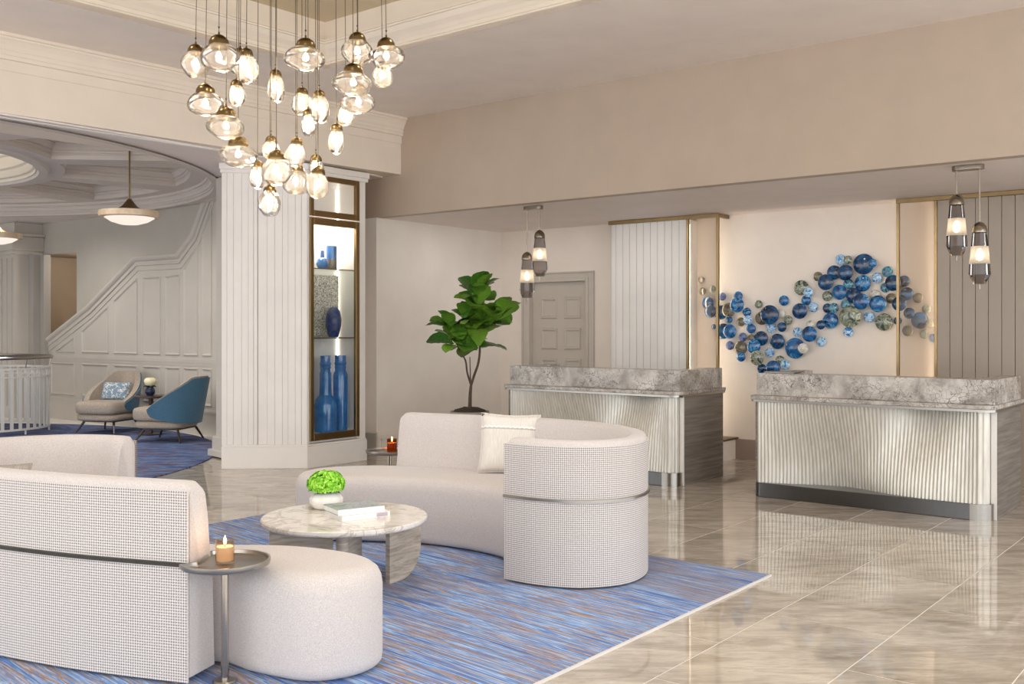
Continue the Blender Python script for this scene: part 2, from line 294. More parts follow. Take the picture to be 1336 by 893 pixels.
# ------------------------------------------------------------------ mesh helpers
class MB:
    def __init__(s): s.v = []; s.f = []; s.uv = {}
    def add(s, vs, fs):
        o = len(s.v); s.v += [tuple(p) for p in vs]; s.f += [tuple(i + o for i in f) for f in fs]; return s
    def box(s, x0, x1, y0, y1, z0, z1):
        return s.add([(x0, y0, z0), (x1, y0, z0), (x1, y1, z0), (x0, y1, z0), (x0, y0, z1), (x1, y0, z1), (x1, y1, z1), (x0, y1, z1)],
                     [(3, 2, 1, 0), (4, 5, 6, 7), (0, 1, 5, 4), (1, 2, 6, 5), (2, 3, 7, 6), (3, 0, 4, 7)])
    def prism(s, poly, z0, z1):
        n = len(poly); a = sum(poly[i][0] * poly[(i + 1) % n][1] - poly[(i + 1) % n][0] * poly[i][1] for i in range(n))
        if a < 0: poly = poly[::-1]
        return s.add([(p[0], p[1], z0) for p in poly] + [(p[0], p[1], z1) for p in poly],
                     [tuple(range(n))[::-1], tuple(range(n, 2 * n))] + [(i, (i + 1) % n, n + (i + 1) % n, n + i) for i in range(n)])
    def prism_xz(s, poly, y0, y1):        # polygon in X,Z pushed along Y
        n = len(poly); a = sum(poly[i][0] * poly[(i + 1) % n][1] - poly[(i + 1) % n][0] * poly[i][1] for i in range(n))
        if a < 0: poly = poly[::-1]
        return s.add([(p[0], y0, p[1]) for p in poly] + [(p[0], y1, p[1]) for p in poly],
                     [tuple(range(n)), tuple(range(n, 2 * n))[::-1]] + [(i, n + i, n + (i + 1) % n, (i + 1) % n) for i in range(n)])
    def rings(s, rings, closed=True, cap0=True, cap1=True):
        n = len(rings[0]); o = len(s.v)
        for r in rings: s.v += [tuple(p) for p in r]
        m = n if closed else n - 1
        for k in range(len(rings) - 1):
            for i in range(m):
                j = (i + 1) % n; s.f.append((o + k * n + i, o + k * n + j, o + (k + 1) * n + j, o + (k + 1) * n + i))
        if cap0: s.f.append(tuple(o + i for i in range(n))[::-1])
        if cap1: s.f.append(tuple(o + (len(rings) - 1) * n + i for i in range(n)))
        return s
    def lathe(s, prof, n=24, c=(0, 0, 0), tilt=None, wob=None):
        rs = []
        for r, z in prof:
            ring = []
            for i in range(n):
                a = 2 * PI * i / n; q = max(r, 1e-4) * (wob(a, z) if wob else 1)
                p = Vector((q * math.cos(a), q * math.sin(a), z))
                if tilt: p = tilt @ p
                ring.append((p.x + c[0], p.y + c[1], p.z + c[2]))
            rs.append(ring)
        return s.rings(rs)
    def tube(s, path, r, n=8, closed=False):
        P = [Vector(p) for p in path]; rs = []
        for i, p in enumerate(P):
            if closed: t = P[(i + 1) % len(P)] - P[i - 1]
            else: t = P[min(i + 1, len(P) - 1)] - P[max(i - 1, 0)]
            t.normalize(); up = Vector((0, 0, 1)) if abs(t.z) < .9 else Vector((1, 0, 0))
            a = t.cross(up).normalized(); b = t.cross(a).normalized(); rr = r[i] if isinstance(r, (list, tuple)) else r
            rs.append([p + a * (rr * math.cos(2 * PI * k / n)) + b * (rr * math.sin(2 * PI * k / n)) for k in range(n)])
        if closed: rs.append(rs[0])
        return s.rings(rs, True, not closed, not closed)
    def sweep(s, prof, path, closed=False):
        # prof: (out, up) pairs; out goes to the RIGHT of the travel direction of the plan path; path: (x, y, z)
        P = [Vector((p[0], p[1], 0)) for p in path]; rs = []; n = len(P)
        for i in range(n):
            if closed or 0 < i < n - 1:
                d0 = (P[i] - P[i - 1]).normalized(); d1 = (P[(i + 1) % n] - P[i]).normalized()
            elif i == 0: d0 = d1 = (P[1] - P[0]).normalized()
            else: d0 = d1 = (P[-1] - P[-2]).normalized()
            n0 = Vector((d0.y, -d0.x, 0)); n1 = Vector((d1.y, -d1.x, 0)); m = (n0 + n1)
            m = m / max(1e-6, m.dot(n0)) if m.length > 1e-6 else n0
            rs.append([(P[i].x + m.x * a, P[i].y + m.y * a, path[i][2] + b) for a, b in prof])
        if closed: rs.append(rs[0])
        return s.rings(rs, True, not closed, not closed)

def obj(name, mb, mat, parent=None, smooth=False, bevel=0.0, world_in=None, uv=None, seg=2):
    me = bpy.data.meshes.new(name); me.from_pydata(mb.v, [], mb.f); me.update()
    bm = bmesh.new(); bm.from_mesh(me); bmesh.ops.recalc_face_normals(bm, faces=bm.faces); bm.to_mesh(me); bm.free()
    if uv is not None:
        lay = me.uv_layers.new(name='UVMap')
        for lp in me.loops: lay.data[lp.index].uv = uv[lp.vertex_index]
    if smooth:
        for p in me.polygons: p.use_smooth = True
        me.set_sharp_from_angle(angle=math.radians(smooth if smooth is not True else 40))
    me.materials.append(M[mat] if isinstance(mat, str) else mat)
    o = bpy.data.objects.new(name, me); COL.objects.link(o)
    if parent: o.parent = parent
    if world_in is not None: o.matrix_parent_inverse = Matrix.LocRotScale(parent.location, parent.rotation_euler, None).inverted()
    if bevel:
        b = o.modifiers.new('bevel', 'BEVEL'); b.width = bevel; b.segments = seg; b.limit_method = 'ANGLE'; b.angle_limit = math.radians(40)
    return o
def wobj(name, mb, mat, parent, **kw): return obj(name, mb, mat, parent, world_in=True, **kw)   # mesh given in room coordinates
def thing(name, label, cat, loc=(0, 0, 0), rotz=0.0, group=None):
    o = bpy.data.objects.new(name, None); COL.objects.link(o); o.location = loc; o.rotation_euler = (0, 0, rotz); o.empty_display_size = .1
    o['label'] = label; o['category'] = cat
    if group: o['group'] = group
    return o
def tag(o, label, cat, group=None):
    o['label'] = label; o['category'] = cat
    if group: o['group'] = group
    return o
def struct(o, label=None):
    o['kind'] = 'structure'
    if label: o['label'] = label
    return o
def share(src, name, parent, loc=(0, 0, 0), rot=(0, 0, 0), scale=(1, 1, 1), mat=None):
    o = bpy.data.objects.new(name, src.data); COL.objects.link(o); o.parent = parent; o.location = loc; o.rotation_euler = rot; o.scale = scale
    return o
def spline(pts, per=10, closed=False):
    P = [Vector(p) for p in pts]; n = len(P); out = []
    rng = range(n if closed else n - 1)
    for i in rng:
        if closed: a, b, c, d = P[i - 1], P[i], P[(i + 1) % n], P[(i + 2) % n]
        else: a, b, c, d = P[max(i - 1, 0)], P[i], P[i + 1], P[min(i + 2, n - 1)]
        for k in range(per):
            t = k / per; out.append(.5 * ((2 * b) + (c - a) * t + (2 * a - 5 * b + 4 * c - d) * t * t + (3 * b - 3 * c + d - a) * t ** 3))
    if not closed: out.append(P[-1].copy())
    return out
def resample(P, step):
    L = [0]
    for i in range(1, len(P)): L.append(L[-1] + (P[i] - P[i - 1]).length)
    n = max(2, int(L[-1] / step)); out = []; j = 0
    for k in range(n + 1):
        t = L[-1] * k / n
        while j < len(L) - 2 and L[j + 1] < t: j += 1
        u = (t - L[j]) / max(1e-9, L[j + 1] - L[j]); out.append(P[j].lerp(P[j + 1], u))
    return out
def offset_poly(poly, d):      # closed polygon of 2D Vectors, positive d = inwards for counter-clockwise
    n = len(poly); out = []
    for i in range(n):
        a = (poly[i] - poly[i - 1]).normalized(); b = (poly[(i + 1) % n] - poly[i]).normalized()
        na = Vector((-a.y, a.x)); nb = Vector((-b.y, b.x)); m = na + nb; q = m.dot(na)
        out.append(poly[i] + m * (d / max(q, .25)))
    return out
def rrect(x0, x1, y0, y1, r, n=5):     # rounded rectangle; r = (sw, se, ne, nw)
    out = []
    for (cx, cy, a0, rr) in ((x0, y0, PI, r[0]), (x1, y0, 1.5 * PI, r[1]), (x1, y1, 0, r[2]), (x0, y1, .5 * PI, r[3])):
        sx = 1 if cx == x0 else -1; sy = 1 if cy == y0 else -1
        if rr <= 0: out.append((cx, cy)); continue
        for k in range(n + 1):
            a = a0 + .5 * PI * k / n; out.append((cx + sx * rr + rr * math.cos(a), cy + sy * rr + rr * math.sin(a)))
    return out

# ================================================================== THE SETTING
YB = 8.30      # plane of the bulkhead above the desks
YW = 8.42      # stair-hall wall (same wall line, further left)
YR = 10.64     # back wall of the reception recess
XS = -8.58     # side wall of the recess
ZS, ZC, ZB = 2.80, 3.91, 3.27

# ---- floor: stone tiles, each its own piece
floor = struct(obj('floor', MB().box(-18.5, 6.5, -6, 11.2, -.08, -.0012), 'grout'), 'polished grey brown stone tile floor with pale joints')
TW, TL = .61, 1.22
tm = None
for k in range(-14, 6):
    x0 = -1.573 + TW * k
    for j in range(-1, 9):
        y0 = 6.805 - 5 * TL + TL * j + (TL / 2 if k % 2 else 0)
        if y0 > 10.7 or y0 + TL < .3: continue
        if x0 > -.4 and y0 < 2.0: continue
        if tm is None:
            tm = obj('tile', MB().box(-TW / 2 + .003, TW / 2 - .003, -TL / 2 + .003, TL / 2 - .003, -.02, 0), 'floor_stone', floor); t = tm
        else: t = share(tm, 'tile', floor)
        t.location = (x0 + TW / 2, y0 + TL / 2, 0)

# ---- recess walls
struct(obj('wall_recess_side', MB().box(XS - .14, XS, YW, YR + .15, 0, ZS), 'wall_cream'), 'cream side wall of the reception recess')
ART0 = -6.72
m = MB().box(XS - .14, -8.09, YR, YR + .15, 0, ZS).box(-7.17, 1.2, YR, YR + .15, 0, ZS).box(-8.09, -7.17, YR, YR + .15, 2.11, ZS).box(-8.09, -7.17, YR + .149, YR + .15, 0, 2.11)
struct(obj('wall_reception_back', m, 'art_wall'), 'pale back wall behind the reception desks')
struct(obj('wall_bulkhead', MB().box(-9.48, 3.5, YB, YB + .12, ZS, ZC), 'wall_bulkhead'), 'long taupe bulkhead above the reception desks')
struct(obj('ceiling_recess', MB().box(XS, 3.5, YB + .12, YR + .15, ZS, ZS + .1), 'soffit_paint'), 'low flat soffit over the reception desks')
# skirtings of the recess
sk = MB().box(XS, XS + .018, YB, YR, 0, .20).box(XS, XS + .03, YB, YR, .20, .235).box(XS, XS + .022, YB, YR, .235, .27)
bb = struct(obj('baseboard_side', sk, 'wall_cream'), 'tall moulded cream skirting on the side wall')
obj('moulding_frame', MB().box(XS + .018, XS + .028, YB + .06, YB + .075, .03, .185).box(XS + .018, XS + .028, YB + .06, YB + 1.6, .17, .185), 'wall_cream', bb)
struct(obj('baseboard_reception', MB().box(-5.3, 1.0, YR - .018, YR, 0, .23), 'skirting_mauve'), 'mauve brown skirting under the wall sculpture')

# ---- stair hall wall with its niche
nl, nr = at_y(40, 332, YW), at_y(100, 332, YW); nz = nl.z - .03
m = MB().box(-19, nl.x, YW, YW + .14, 0, 4.0).box(nr.x, XS - .14, YW, YW + .14, 0, 4.0).box(nl.x, nr.x, YW, YW + .14, nz, 4.0)
struct(obj('wall_stairhall', m, 'hall_wall'), 'grey beige stair hall wall above the stepped panelling')
m = MB().box(nl.x - .3, nr.x + .6, YW + 1.0, YW + 1.1, 0, 3.2).box(nl.x - .3, nl.x, YW + .14, YW + 1.0, 0, 3.2).box(nr.x + .02, nr.x + .6, YW + .14, YW + 1.0, 0, 3.2).box(nl.x, nr.x + .02, YW + .14, YW + 1.0, nz, nz + .1)
struct(obj('wall_niche', m, 'niche_tan'), 'tan recess at the top of the stair')
npl = bpy.data.lights.new('niche_fill', 'POINT'); npl.energy = 13; npl.shadow_soft_size = .05; npl.color = (1, .97, .92)  # added fill with no lamp body, brightens the niche
npo = bpy.data.objects.new('niche_fill', npl); COL.objects.link(npo); npo.location = (nr.x + .0 - .15, YW + .6, nz - .12)
struct(obj('wall_pier', MB().box(XS - .9, XS, YB + .005, YW, 0, ZS), 'wall_cream'), 'narrow cream wall return beside the display column')
struct(obj('baseboard_pier', MB().box(XS - .9, XS + .004, YB - .018, YB + .005, 0, .25).box(XS - .9, XS + .008, YB - .024, YB + .005, .225, .25), 'skirting_grey'), 'grey skirting on the wall return')
struct(obj('wall_stairhall_left', MB().box(-19.1, -18.9, -3, YW + .1, 0, 4.0), 'hall_wall'), 'far grey wall of the stair hall')

# stepped panelling following the stair
capx = [(29, 453.5), (55, 453.5), (120, 402), (181, 339), (236, 335.5), (256, 308), (275, 255), (290, 205)]
cp = [at_y(x, y, YW) for x, y in capx]
cap2 = [(p.x, p.z) for p in cp]
wb = MB().prism_xz([(p[0], p[1] - .02) for p in cap2] + [(cap2[-1][0], 0), (cap2[0][0], 0)], YW - .03, YW)
wains = struct(obj('trim_1', wb, 'hall_panel'), 'stepped grey panelling climbing with the stair')
def sweep_xz(prof, path, Y):
    P = [Vector((p[0], p[1])) for p in path]; rs = []; n = len(P)
    for i in range(n):
        d0 = (P[max(i, 1)] - P[max(i, 1) - 1]).normalized(); d1 = (P[min(i, n - 2) + 1] - P[min(i, n - 2)]).normalized()
        n0 = Vector((-d0.y, d0.x)); n1 = Vector((-d1.y, d1.x)); mm = n0 + n1; mm = mm / mm.dot(n0)
        rs.append([(P[i].x + mm.x * a, Y - o, P[i].y + mm.y * a) for a, o in prof])
    return MB().rings(rs)
m = sweep_xz([(.04, 0), (.04, .09), (.015, .095), (0, .09), (-.02, .075), (-.035, .05), (-.06, .05), (-.07, .062), (-.095, .062), (-.10, .042), (-.17, .042), (-.175, .03), (-.175, 0)], cap2, YW)
obj('cap_rail', m, 'hall_panel', wains)
x0, x1 = cap2[0][0], cap2[-1][0]
obj('mid_rail', MB().box(x0, x1, YW - .042, YW - .03, 1.0, 1.06).box(x0, x1, YW - .036, YW - .03, .96, 1.0), 'hall_panel', wains)
obj('plinth', MB().box(x0, x1, YW - .055, YW - .03, 0, .30).box(x0, x1, YW - .062, YW - .03, .30, .335), 'hall_panel', wains)
def panel(poly, Y, w, h, parent, mat):
    P = [Vector(p) for p in poly]
    if sum(P[i - 1].x * P[i].y - P[i].x * P[i - 1].y for i in range(len(P))) < 0: P = P[::-1]
    rs = [P, offset_poly(P, .012), offset_poly(P, w * .55), offset_poly(P, w)]; dep = [0, h, h * .35, -.004]
    mb = MB(); mb.rings([[(q.x, Y - d, q.y) for q in r] for r, d in zip(rs, dep)], True, False, True)
    return obj('raised_panel', mb, mat, parent)
xs = [(67, 98), (107, 142), (149, 180), (187, 210), (216, 235), (240, 259), (264, 277)]
def capz(X):
    for a, b in zip(cap2, cap2[1:]):
        if a[0] <= X <= b[0]: return a[1] + (b[1] - a[1]) * (X - a[0]) / (b[0] - a[0])
    return cap2[0][1] if X < cap2[0][0] else cap2[-1][1]
for i, (a, b) in enumerate(xs):
    A, B = at_y(a, 470, YW - .03).x, at_y(b, 470, YW - .03).x
    panel([(A, .40), (B, .40), (B, .93), (A, .93)], YW - .03, .045, .02, wains, 'hall_panel')
    za, zb = capz(A) - .27, capz(B) - .27
    if i == 0: A = B - .62; panel([(A, 1.10), (B, 1.10), (B, zb)], YW - .03, .04, .02, wains, 'hall_panel')
    else: panel([(A, 1.10), (B, 1.10), (B, zb), (A, za)], YW - .03, .045, .02, wains, 'hall_panel')

# ---- pier with capital at the far left of the stair hall
e0, e1, e2 = at_y(-20, 400, 7.95).x, at_y(19, 400, 7.95).x, at_y(31, 400, YW).x
pl = thing('square_pier', 'grey panelled square pier with a stepped capital by the stair foot', 'column', ((e0 + e1) / 2, 8.15, 0))
wobj('shaft', MB().box(e0, e1, 7.95, YW - .002, 0, ZB - .02), 'hall_panel', pl)
for k in range(6):
    xx = e0 + .08 + k * (e1 - e0 - .16) / 5
    wobj('flute_strip', MB().box(xx - .012, xx + .012, 7.935, 7.95, .2, 2.66), 'hall_panel', pl)
wobj('jamb_strip', MB().box(e1, e1 + .16, 8.18, YW - .002, 0, 2.72).box(e1 + .16, e1 + .28, 8.3, YW - .002, 0, 2.72), 'skirting_grey', pl)
wobj('capital', MB().box(e0 - .03, e1 + .03, 7.91, YW - .002, 2.72, 2.78).box(e0 - .05, e1 + .06, 7.88, YW - .002, 2.78, 3.02).box(e0 - .08, e1 + .1, 7.84, YW - .002, 3.02, 3.07), 'hall_panel', pl, bevel=.01)

# ---- lobby ceiling, tray and beam (the beam leans 2.7 degrees off the desk line)
BX = lambda y: -8.175 - .0505 * (8.3 - y)          # beam face
Bd = Vector((.0505, 1, 0)).normalized()
y_lo = -4.0
tx, ty = -7.146, 6.27                                # tray corner
tX = lambda y: tx - .038 * (ty - y)
c = MB()
c.prism([(BX(y_lo), y_lo), (tX(y_lo), y_lo), (tx, ty), (3.5, ty - .2), (3.5, YB), (BX(YB), YB)], ZC, ZC + .12)
struct(obj('ceiling', c, 'ceiling_paint'), 'pale taupe lobby ceiling around the raised tray')
ZT = ZC + .40
struct(obj('ceiling_tray', MB().box(-8.2, 3.6, -4.2, 6.8, ZT, ZT + .08), 'tray_paint'), 'raised tray ceiling above the pendant cluster')
tpath = [(tX(y_lo), y_lo, ZC), (tx, ty, ZC), (3.5, ty - .2, ZC)]
prof = [(0, 0), (0, .035), (.012, .037), (.012, .052), (.022, .054), (.022, .085), (.03, .09), (.05, .115), (.085, .145), (.105, .175), (.11, .185), (.125, .187), (.125, .2), (.14, .203), (.14, .22), (.085, .222), (.085, .40), (-.10, .40), (-.10, .12), (-.001, .12), (-.001, .0)]
struct(obj('trim_2', MB().sweep(prof, tpath), 'beam_cream'), 'stepped crown moulding round the ceiling tray')
be = struct(obj('wall_beam', MB().prism([(BX(y_lo), y_lo), (BX(YB), YB), (BX(YB) - .9, YB), (BX(y_lo) - .9, y_lo)], ZB, ZC + .1), 'beam_cream'), 'deep cream beam on the left with a moulded cornice')
cpro = [(0, 0), (.012, 0), (.014, .085), (.037, .09), (.037, .12), (.043, .125), (.043, .155), (.05, .165), (.062, .2), (.085, .235), (.095, .245), (.095, .26), (.112, .265), (.112, .29), (0, .29)]
struct(obj('trim_3', MB().sweep(cpro, [(BX(y_lo), y_lo, ZC - .29), (BX(YB), YB, ZC - .29)]), 'beam_cream'), 'projecting cornice along the top of the beam')
# ---- round stair-hall ceiling
HC = Vector((-13.15, 3.78)); HR = 4.55
def circ(r, n=96, a0=0.0, a1=2 * PI): return [(HC.x + r * math.cos(a0 + (a1 - a0) * k / n), HC.y + r * math.sin(a0 + (a1 - a0) * k / n)) for k in range(n + (0 if abs(a1 - a0 - 2 * PI) < 1e-6 else 1))]
# soffit between the beam and the ring: quads from the ring edge out to a rectangle
def out_pt(a):
    d = Vector((math.cos(a), math.sin(a))); t = 1e9
    for (nx, ny, k) in ((1, 0, BX(4) + .0 - .02), (-1, 0, 18.9), (0, 1, YW), (0, -1, 3.6)):
        q = d.x * nx + d.y * ny
        if q > 1e-6: t = min(t, (k - (HC.x * nx + HC.y * ny)) / q)
    return (HC.x + d.x * max(t, HR + .02), HC.y + d.y * max(t, HR + .02))
n = 144; m = MB(); zq = ZB - .015
inn = circ(HR, n); out = [out_pt(2 * PI * k / n) for k in range(n)]
m.rings([[(p[0], p[1], zq) for p in inn], [(p[0], p[1], zq) for p in out], [(p[0], p[1], zq + .3) for p in out], [(p[0], p[1], zq + .3) for p in inn], [(p[0], p[1], zq) for p in inn]], True, False, False)
hs = struct(obj('ceiling_stairhall_soffit', m, 'soffit_paint'), 'flat soffit with a round opening over the stair hall')
# linear air slot in the soffit behind the beam face
sl = MB()
for (o0, o1, hz) in ((.10, .115, .004), (.135, .15, .004)):
    sl.prism([(BX(y_lo) - o0, y_lo), (BX(7.4) - o0, 7.4), (BX(7.4) - o1, 7.4), (BX(y_lo) - o1, y_lo)], zq - hz - .002, zq - .0005)
obj('air_slot', sl, 'paper_white', hs)
sl = MB().prism([(BX(y_lo) - .116, y_lo), (BX(7.4) - .116, 7.4), (BX(7.4) - .134, 7.4), (BX(y_lo) - .134, y_lo)], zq - .003, zq - .0005)
obj('air_slot_gap', sl, 'shadow_gap', hs)
# ring moulding, coffer frame and dome
rp = [(0, -.005), (.02, -.005), (.022, .03), (.05, .035), (.05, .05), (.07, .055), (.085, .09), (.10, .11), (.10, .125), (.13, .13), (.14, .16), (.16, .17), (.16, .19)]
def ringmesh(prof, R, z, inward=True, n=128):
    mb = MB(); mb.rings([[(HC.x + (R - a if inward else R + a) * math.cos(2 * PI * k / n), HC.y + (R - a if inward else R + a) * math.sin(2 * PI * k / n), z + b) for k in range(n)] for a, b in prof], True, False, False); return mb
ring_prof = [(.08, -.02), (-.0, -.02), (0, .02), (.03, .025), (.03, .045), (.055, .05), (.075, .085), (.095, .10), (.095, .12), (.12, .125), (.12, .15)]
hc = struct(obj('ceiling_stairhall', ringmesh([(.02, .0), (.02, .65)], HR, zq, True), 'hall_ceiling'), 'round coffered stair hall ceiling with a central dome')
obj('ring_moulding', ringmesh([(-.10, -.02), (.0, -.02), (.0, .012), (-.008, .016), (-.008, .024), (.012, .028), (.012, .045), (.004, .05), (.004, .056), (.02, .06), (.032, .085), (.055, .10), (.06, .105), (.052, .11), (.052, .118), (.075, .122), (.075, .165), (-.05, .165)], HR - .06, zq, True), 'hall_ceiling', hc)
ZK = 3.41
Ri, Ro, Ra, Rb = 2.45, HR + .05, 2.78, 4.22
da = math.radians(30); hw = math.radians(3.6); a_off = math.radians(43.5 + 3.6)
def pol(r, a, z): return (HC.x + r * math.cos(a), HC.y + r * math.sin(a), z)
frame_v = []; mb = MB()
S = 6
for k in range(12):
    a0 = a_off + k * da - hw; a1 = a_off + k * da + hw; a2 = a_off + (k + 1) * da - hw
    # rib
    mb.add([pol(Ri, a0, ZK), pol(Ro, a0, ZK), pol(Ro, a1, ZK), pol(Ri, a1, ZK)], [(0, 1, 2, 3)])
    for s in range(S):
        b0 = a1 + (a2 - a1) * s / S; b1 = a1 + (a2 - a1) * (s + 1) / S
        mb.add([pol(Ri, b0, ZK), pol(Ra, b0, ZK), pol(Ra, b1, ZK), pol(Ri, b1, ZK)], [(0, 1, 2, 3)])
        mb.add([pol(Rb, b0, ZK), pol(Ro, b0, ZK), pol(Ro, b1, ZK), pol(Rb, b1, ZK)], [(0, 1, 2, 3)])
obj('coffer_grid', mb, 'hall_ceiling', hc)
cof = [(0, 0), (0, .05), (.008, .053), (.004, .06), (.004, .068), (.022, .072), (.022, .095), (.016, .10), (.016, .106), (.03, .11), (.042, .135), (.068, .16), (.075, .165), (.069, .172), (.069, .178), (.088, .183), (.088, .21), (.082, .215), (.082, .222), (.105, .228), (.105, .27)]
for k in range(12):
    a1 = a_off + k * da + hw; a2 = a_off + (k + 1) * da - hw
    loop = [pol(Ra, a1 + (a2 - a1) * s / S, 0) for s in range(S + 1)] + [pol(Rb, a2 - (a2 - a1) * s / S, 0) for s in range(S + 1)]
    P = [Vector((p[0], p[1])) for p in loop]
    if sum(P[i - 1].x * P[i].y - P[i].x * P[i - 1].y for i in range(len(P))) < 0: P = P[::-1]
    rr = []
    for a, b in cof: rr.append([(q.x, q.y, ZK + b) for q in offset_poly(P, a)])
    mb = MB(); mb.rings(rr, True, False, True); obj('coffer', mb, 'hall_ceiling', hc)
obj('dome_ring', ringmesh([(0, 0), (.0, .04), (.03, .05), (.05, .10), (.05, .14), (.08, .16), (.08, .30), (.12, .32), (.12, .36)], Ri, ZK, True), 'hall_dome', hc, smooth=25)
obj('ring_lip', ringmesh([(0, 0), (-.02, -.03), (-.12, -.03), (-.14, 0)], Ri + .02, ZK, True), 'hall_ceiling', hc)
mb = MB(); mb.rings([[(HC.x + r * math.cos(2 * PI * k / 64), HC.y + r * math.sin(2 * PI * k / 64), ZK + z) for k in range(64)] for r, z in ((2.4, .36), (2.0, .62), (1.4, .8), (.7, .9), (.02, .93))], True, False, False)
obj('dome', mb, 'hall_dome', hc, smooth=True)

# ---- round blue carpet of the stair hall
pc = [p for p in circ(HR - .0, 120)]
tag(obj('round_carpet', MB().prism([(x, min(y, YW - .07)) for x, y in pc], -.001, .012), 'carpet_hall'), 'violet and blue patterned round carpet under the two armchairs', 'carpet')
# ---- jamb pilaster behind the display column
jp = thing('jamb_pilaster', 'slim grey pilaster with a stepped base behind the white display column', 'pilaster', (-9.86, 7.2, 0))
wobj('shaft', MB().prism([(-9.96, 7.06), (-9.74, 7.02), (-9.60, 7.5), (-9.96, 7.5)], 0, zq - .001), 'hall_panel', jp)
wobj('base', MB().prism([(-10.0, 7.03), (-9.70, 6.97), (-9.56, 7.52), (-10.0, 7.52)], 0.013, .24).prism([(-10.03, 6.99), (-9.67, 6.93), (-9.56, 7.52), (-10.03, 7.52)], 0.013, .09), 'hall_panel', jp, bevel=.008)

# ================================================================== DISPLAY COLUMN
cL, cM, cR = Vector((-9.015, 6.455)), Vector((-8.337, 7.053)), Vector((-8.32, 7.906))
lm = (cM - cL).normalized(); ln = Vector((lm.y, -lm.x))               # along the left face, outward normal
col = thing('display_column', 'tall white boarded column with a bronze framed glass display case', 'column', (-8.75, 7.5, 0))
ZP, ZCAP = .255, 3.235
ci = ln * -.035
core = [cL + ci, cM + ci + Vector((-.01, .02)), (-8.345, 7.075), (-8.74, 7.075), (-8.74, 7.835), (-8.345, 7.835), (-8.345, 7.89), (-9.3, 7.89), (-9.45, 7.05)]
wobj('core', MB().prism([(p[0], p[1]) for p in core], .02, ZCAP), 'column_white', col)
pb = [cL, cM, cR, Vector((-9.32, 7.906)), Vector((-9.46, 7.0))]
if True:
    P = pb[::-1] if sum(pb[i - 1].x * pb[i].y - pb[i].x * pb[i - 1].y for i in range(len(pb))) < 0 else pb
    Pd = offset_poly(P, .006)
    wobj('plinth', MB().prism([(p.x, p.y) for p in P], 0, ZP - .02).prism([(p.x, p.y) for p in Pd], ZP - .02, ZP), 'column_white', col, bevel=.004)
    Pc = offset_poly(P, -.02); Pc2 = offset_poly(P, -.01); Pc3 = offset_poly(P, .02)
    wobj('capital', MB().prism([(p.x, p.y) for p in Pc2], ZCAP - .09, ZCAP - .05).prism([(p.x, p.y) for p in Pc], ZCAP - .05, ZCAP + .015), 'column_white', col, bevel=.004)
    wobj('header', MB().prism([(p.x, p.y) for p in Pc3], 3.17, ZCAP - .09), 'column_white', col)
# vertical boards on the diagonal face
def face_board(a, b, d0, d1, z0=ZP, z1=3.17, name='board'):
    p = [cL + lm * a + ln * d0, cL + lm * b + ln * d0, cL + lm * b + ln * d1, cL + lm * a + ln * d1]
    return wobj(name, MB().prism([(q.x, q.y) for q in p], z0, z1), 'column_white', col, bevel=.002, seg=1)
Lf = (cM - cL).length
edges = [.0, .055, .125, .21, .28, .335]
for a, b in zip(edges, edges[1:]): face_board(a + .0009, b - .0009, -.034, -.012)
face_board(.338, .375, -.034, -.008); face_board(.379, .475, -.034, -.022, name='smooth_strip')
edges = [.478, .56, .64, .70, .775, .84]
for a, b in zip(edges, edges[1:]): face_board(a + .0009, b - .0009, -.034, -.004)
face_board(.842, Lf - .002, -.034, -.003)
# stile beside the case, case frames, glass, shelves
XF = -8.337
wobj('corner_stile', MB().box(XF - .03, XF - .004, 7.062, 7.083, ZP, 3.17), 'column_white', col)
wobj('end_stile', MB().box(XF - .03, XF - .002, 7.80, 7.895, ZP, 3.17), 'column_white', col)
def frame_yz(y0, y1, z0, z1, w, name, mat, parent, x0=XF - .03, x1=XF + .012, wb=None):
    wb = wb or w
    mb = MB().box(x0, x1, y0, y0 + w, z0, z1).box(x0, x1, y1 - w, y1, z0, z1).box(x0, x1, y0 + w, y1 - w, z1 - wb, z1).box(x0, x1, y0 + w, y1 - w, z0, z0 + wb)
    return wobj(name, mb, mat, parent, bevel=.004)
frame_yz(7.085, 7.797, .285, 2.685, .052, 'case_door_frame', 'bronze', col, wb=.075)
frame_yz(7.085, 7.797, 2.70, 3.155, .052, 'case_upper_frame', 'bronze', col, wb=.065)
wobj('door_glass', MB().box(XF - .012, XF - .008, 7.137, 7.745, .36, 2.61), 'glass_clear', col)
wobj('upper_glass', MB().box(XF - .012, XF - .008, 7.137, 7.745, 2.765, 3.09), 'glass_clear', col)
wobj('case_lining', MB().box(-8.738, -8.728, 7.078, 7.832, .26, 3.165).box(-8.735, -8.37, 7.0755, 7.08, .26, 3.165).box(-8.735, -8.37, 7.83, 7.8345, .26, 3.165).box(-8.735, -8.37, 7.08, 7.83, .26, .345).box(-8.735, -8.37, 7.08, 7.83, 3.1, 3.165), 'column_white', col)
for z in (2.145, 1.39): wobj('shelf', MB().box(-8.725, -8.39, 7.082, 7.828, z - .005, z + .005), 'shelf_glass', col)
for z in (2.145, 1.39): wobj('shelf_clip', MB().box(-8.385, -8.375, 7.09, 7.82, z - .008, z + .004), 'bronze', col)
wobj('led_strip', MB().box(-8.724, -8.714, 7.816, 7.826, .345, 3.09), 'case_led', col)
ld = bpy.data.lights.new('case_led', 'AREA'); ld.shape = 'RECTANGLE'; ld.size = .2; ld.size_y = .6; ld.energy = 9; ld.color = (1, .93, .82)
lo = bpy.data.objects.new('case_led', ld); COL.objects.link(lo); lo.location = (-8.55, 7.45, 2.69)
sw = obj('carved_panel', MB().box(-.012, .012, -.20, .20, 0, .70), 'art_swirl'); sw.location = (-8.69, 7.60, 1.3955)
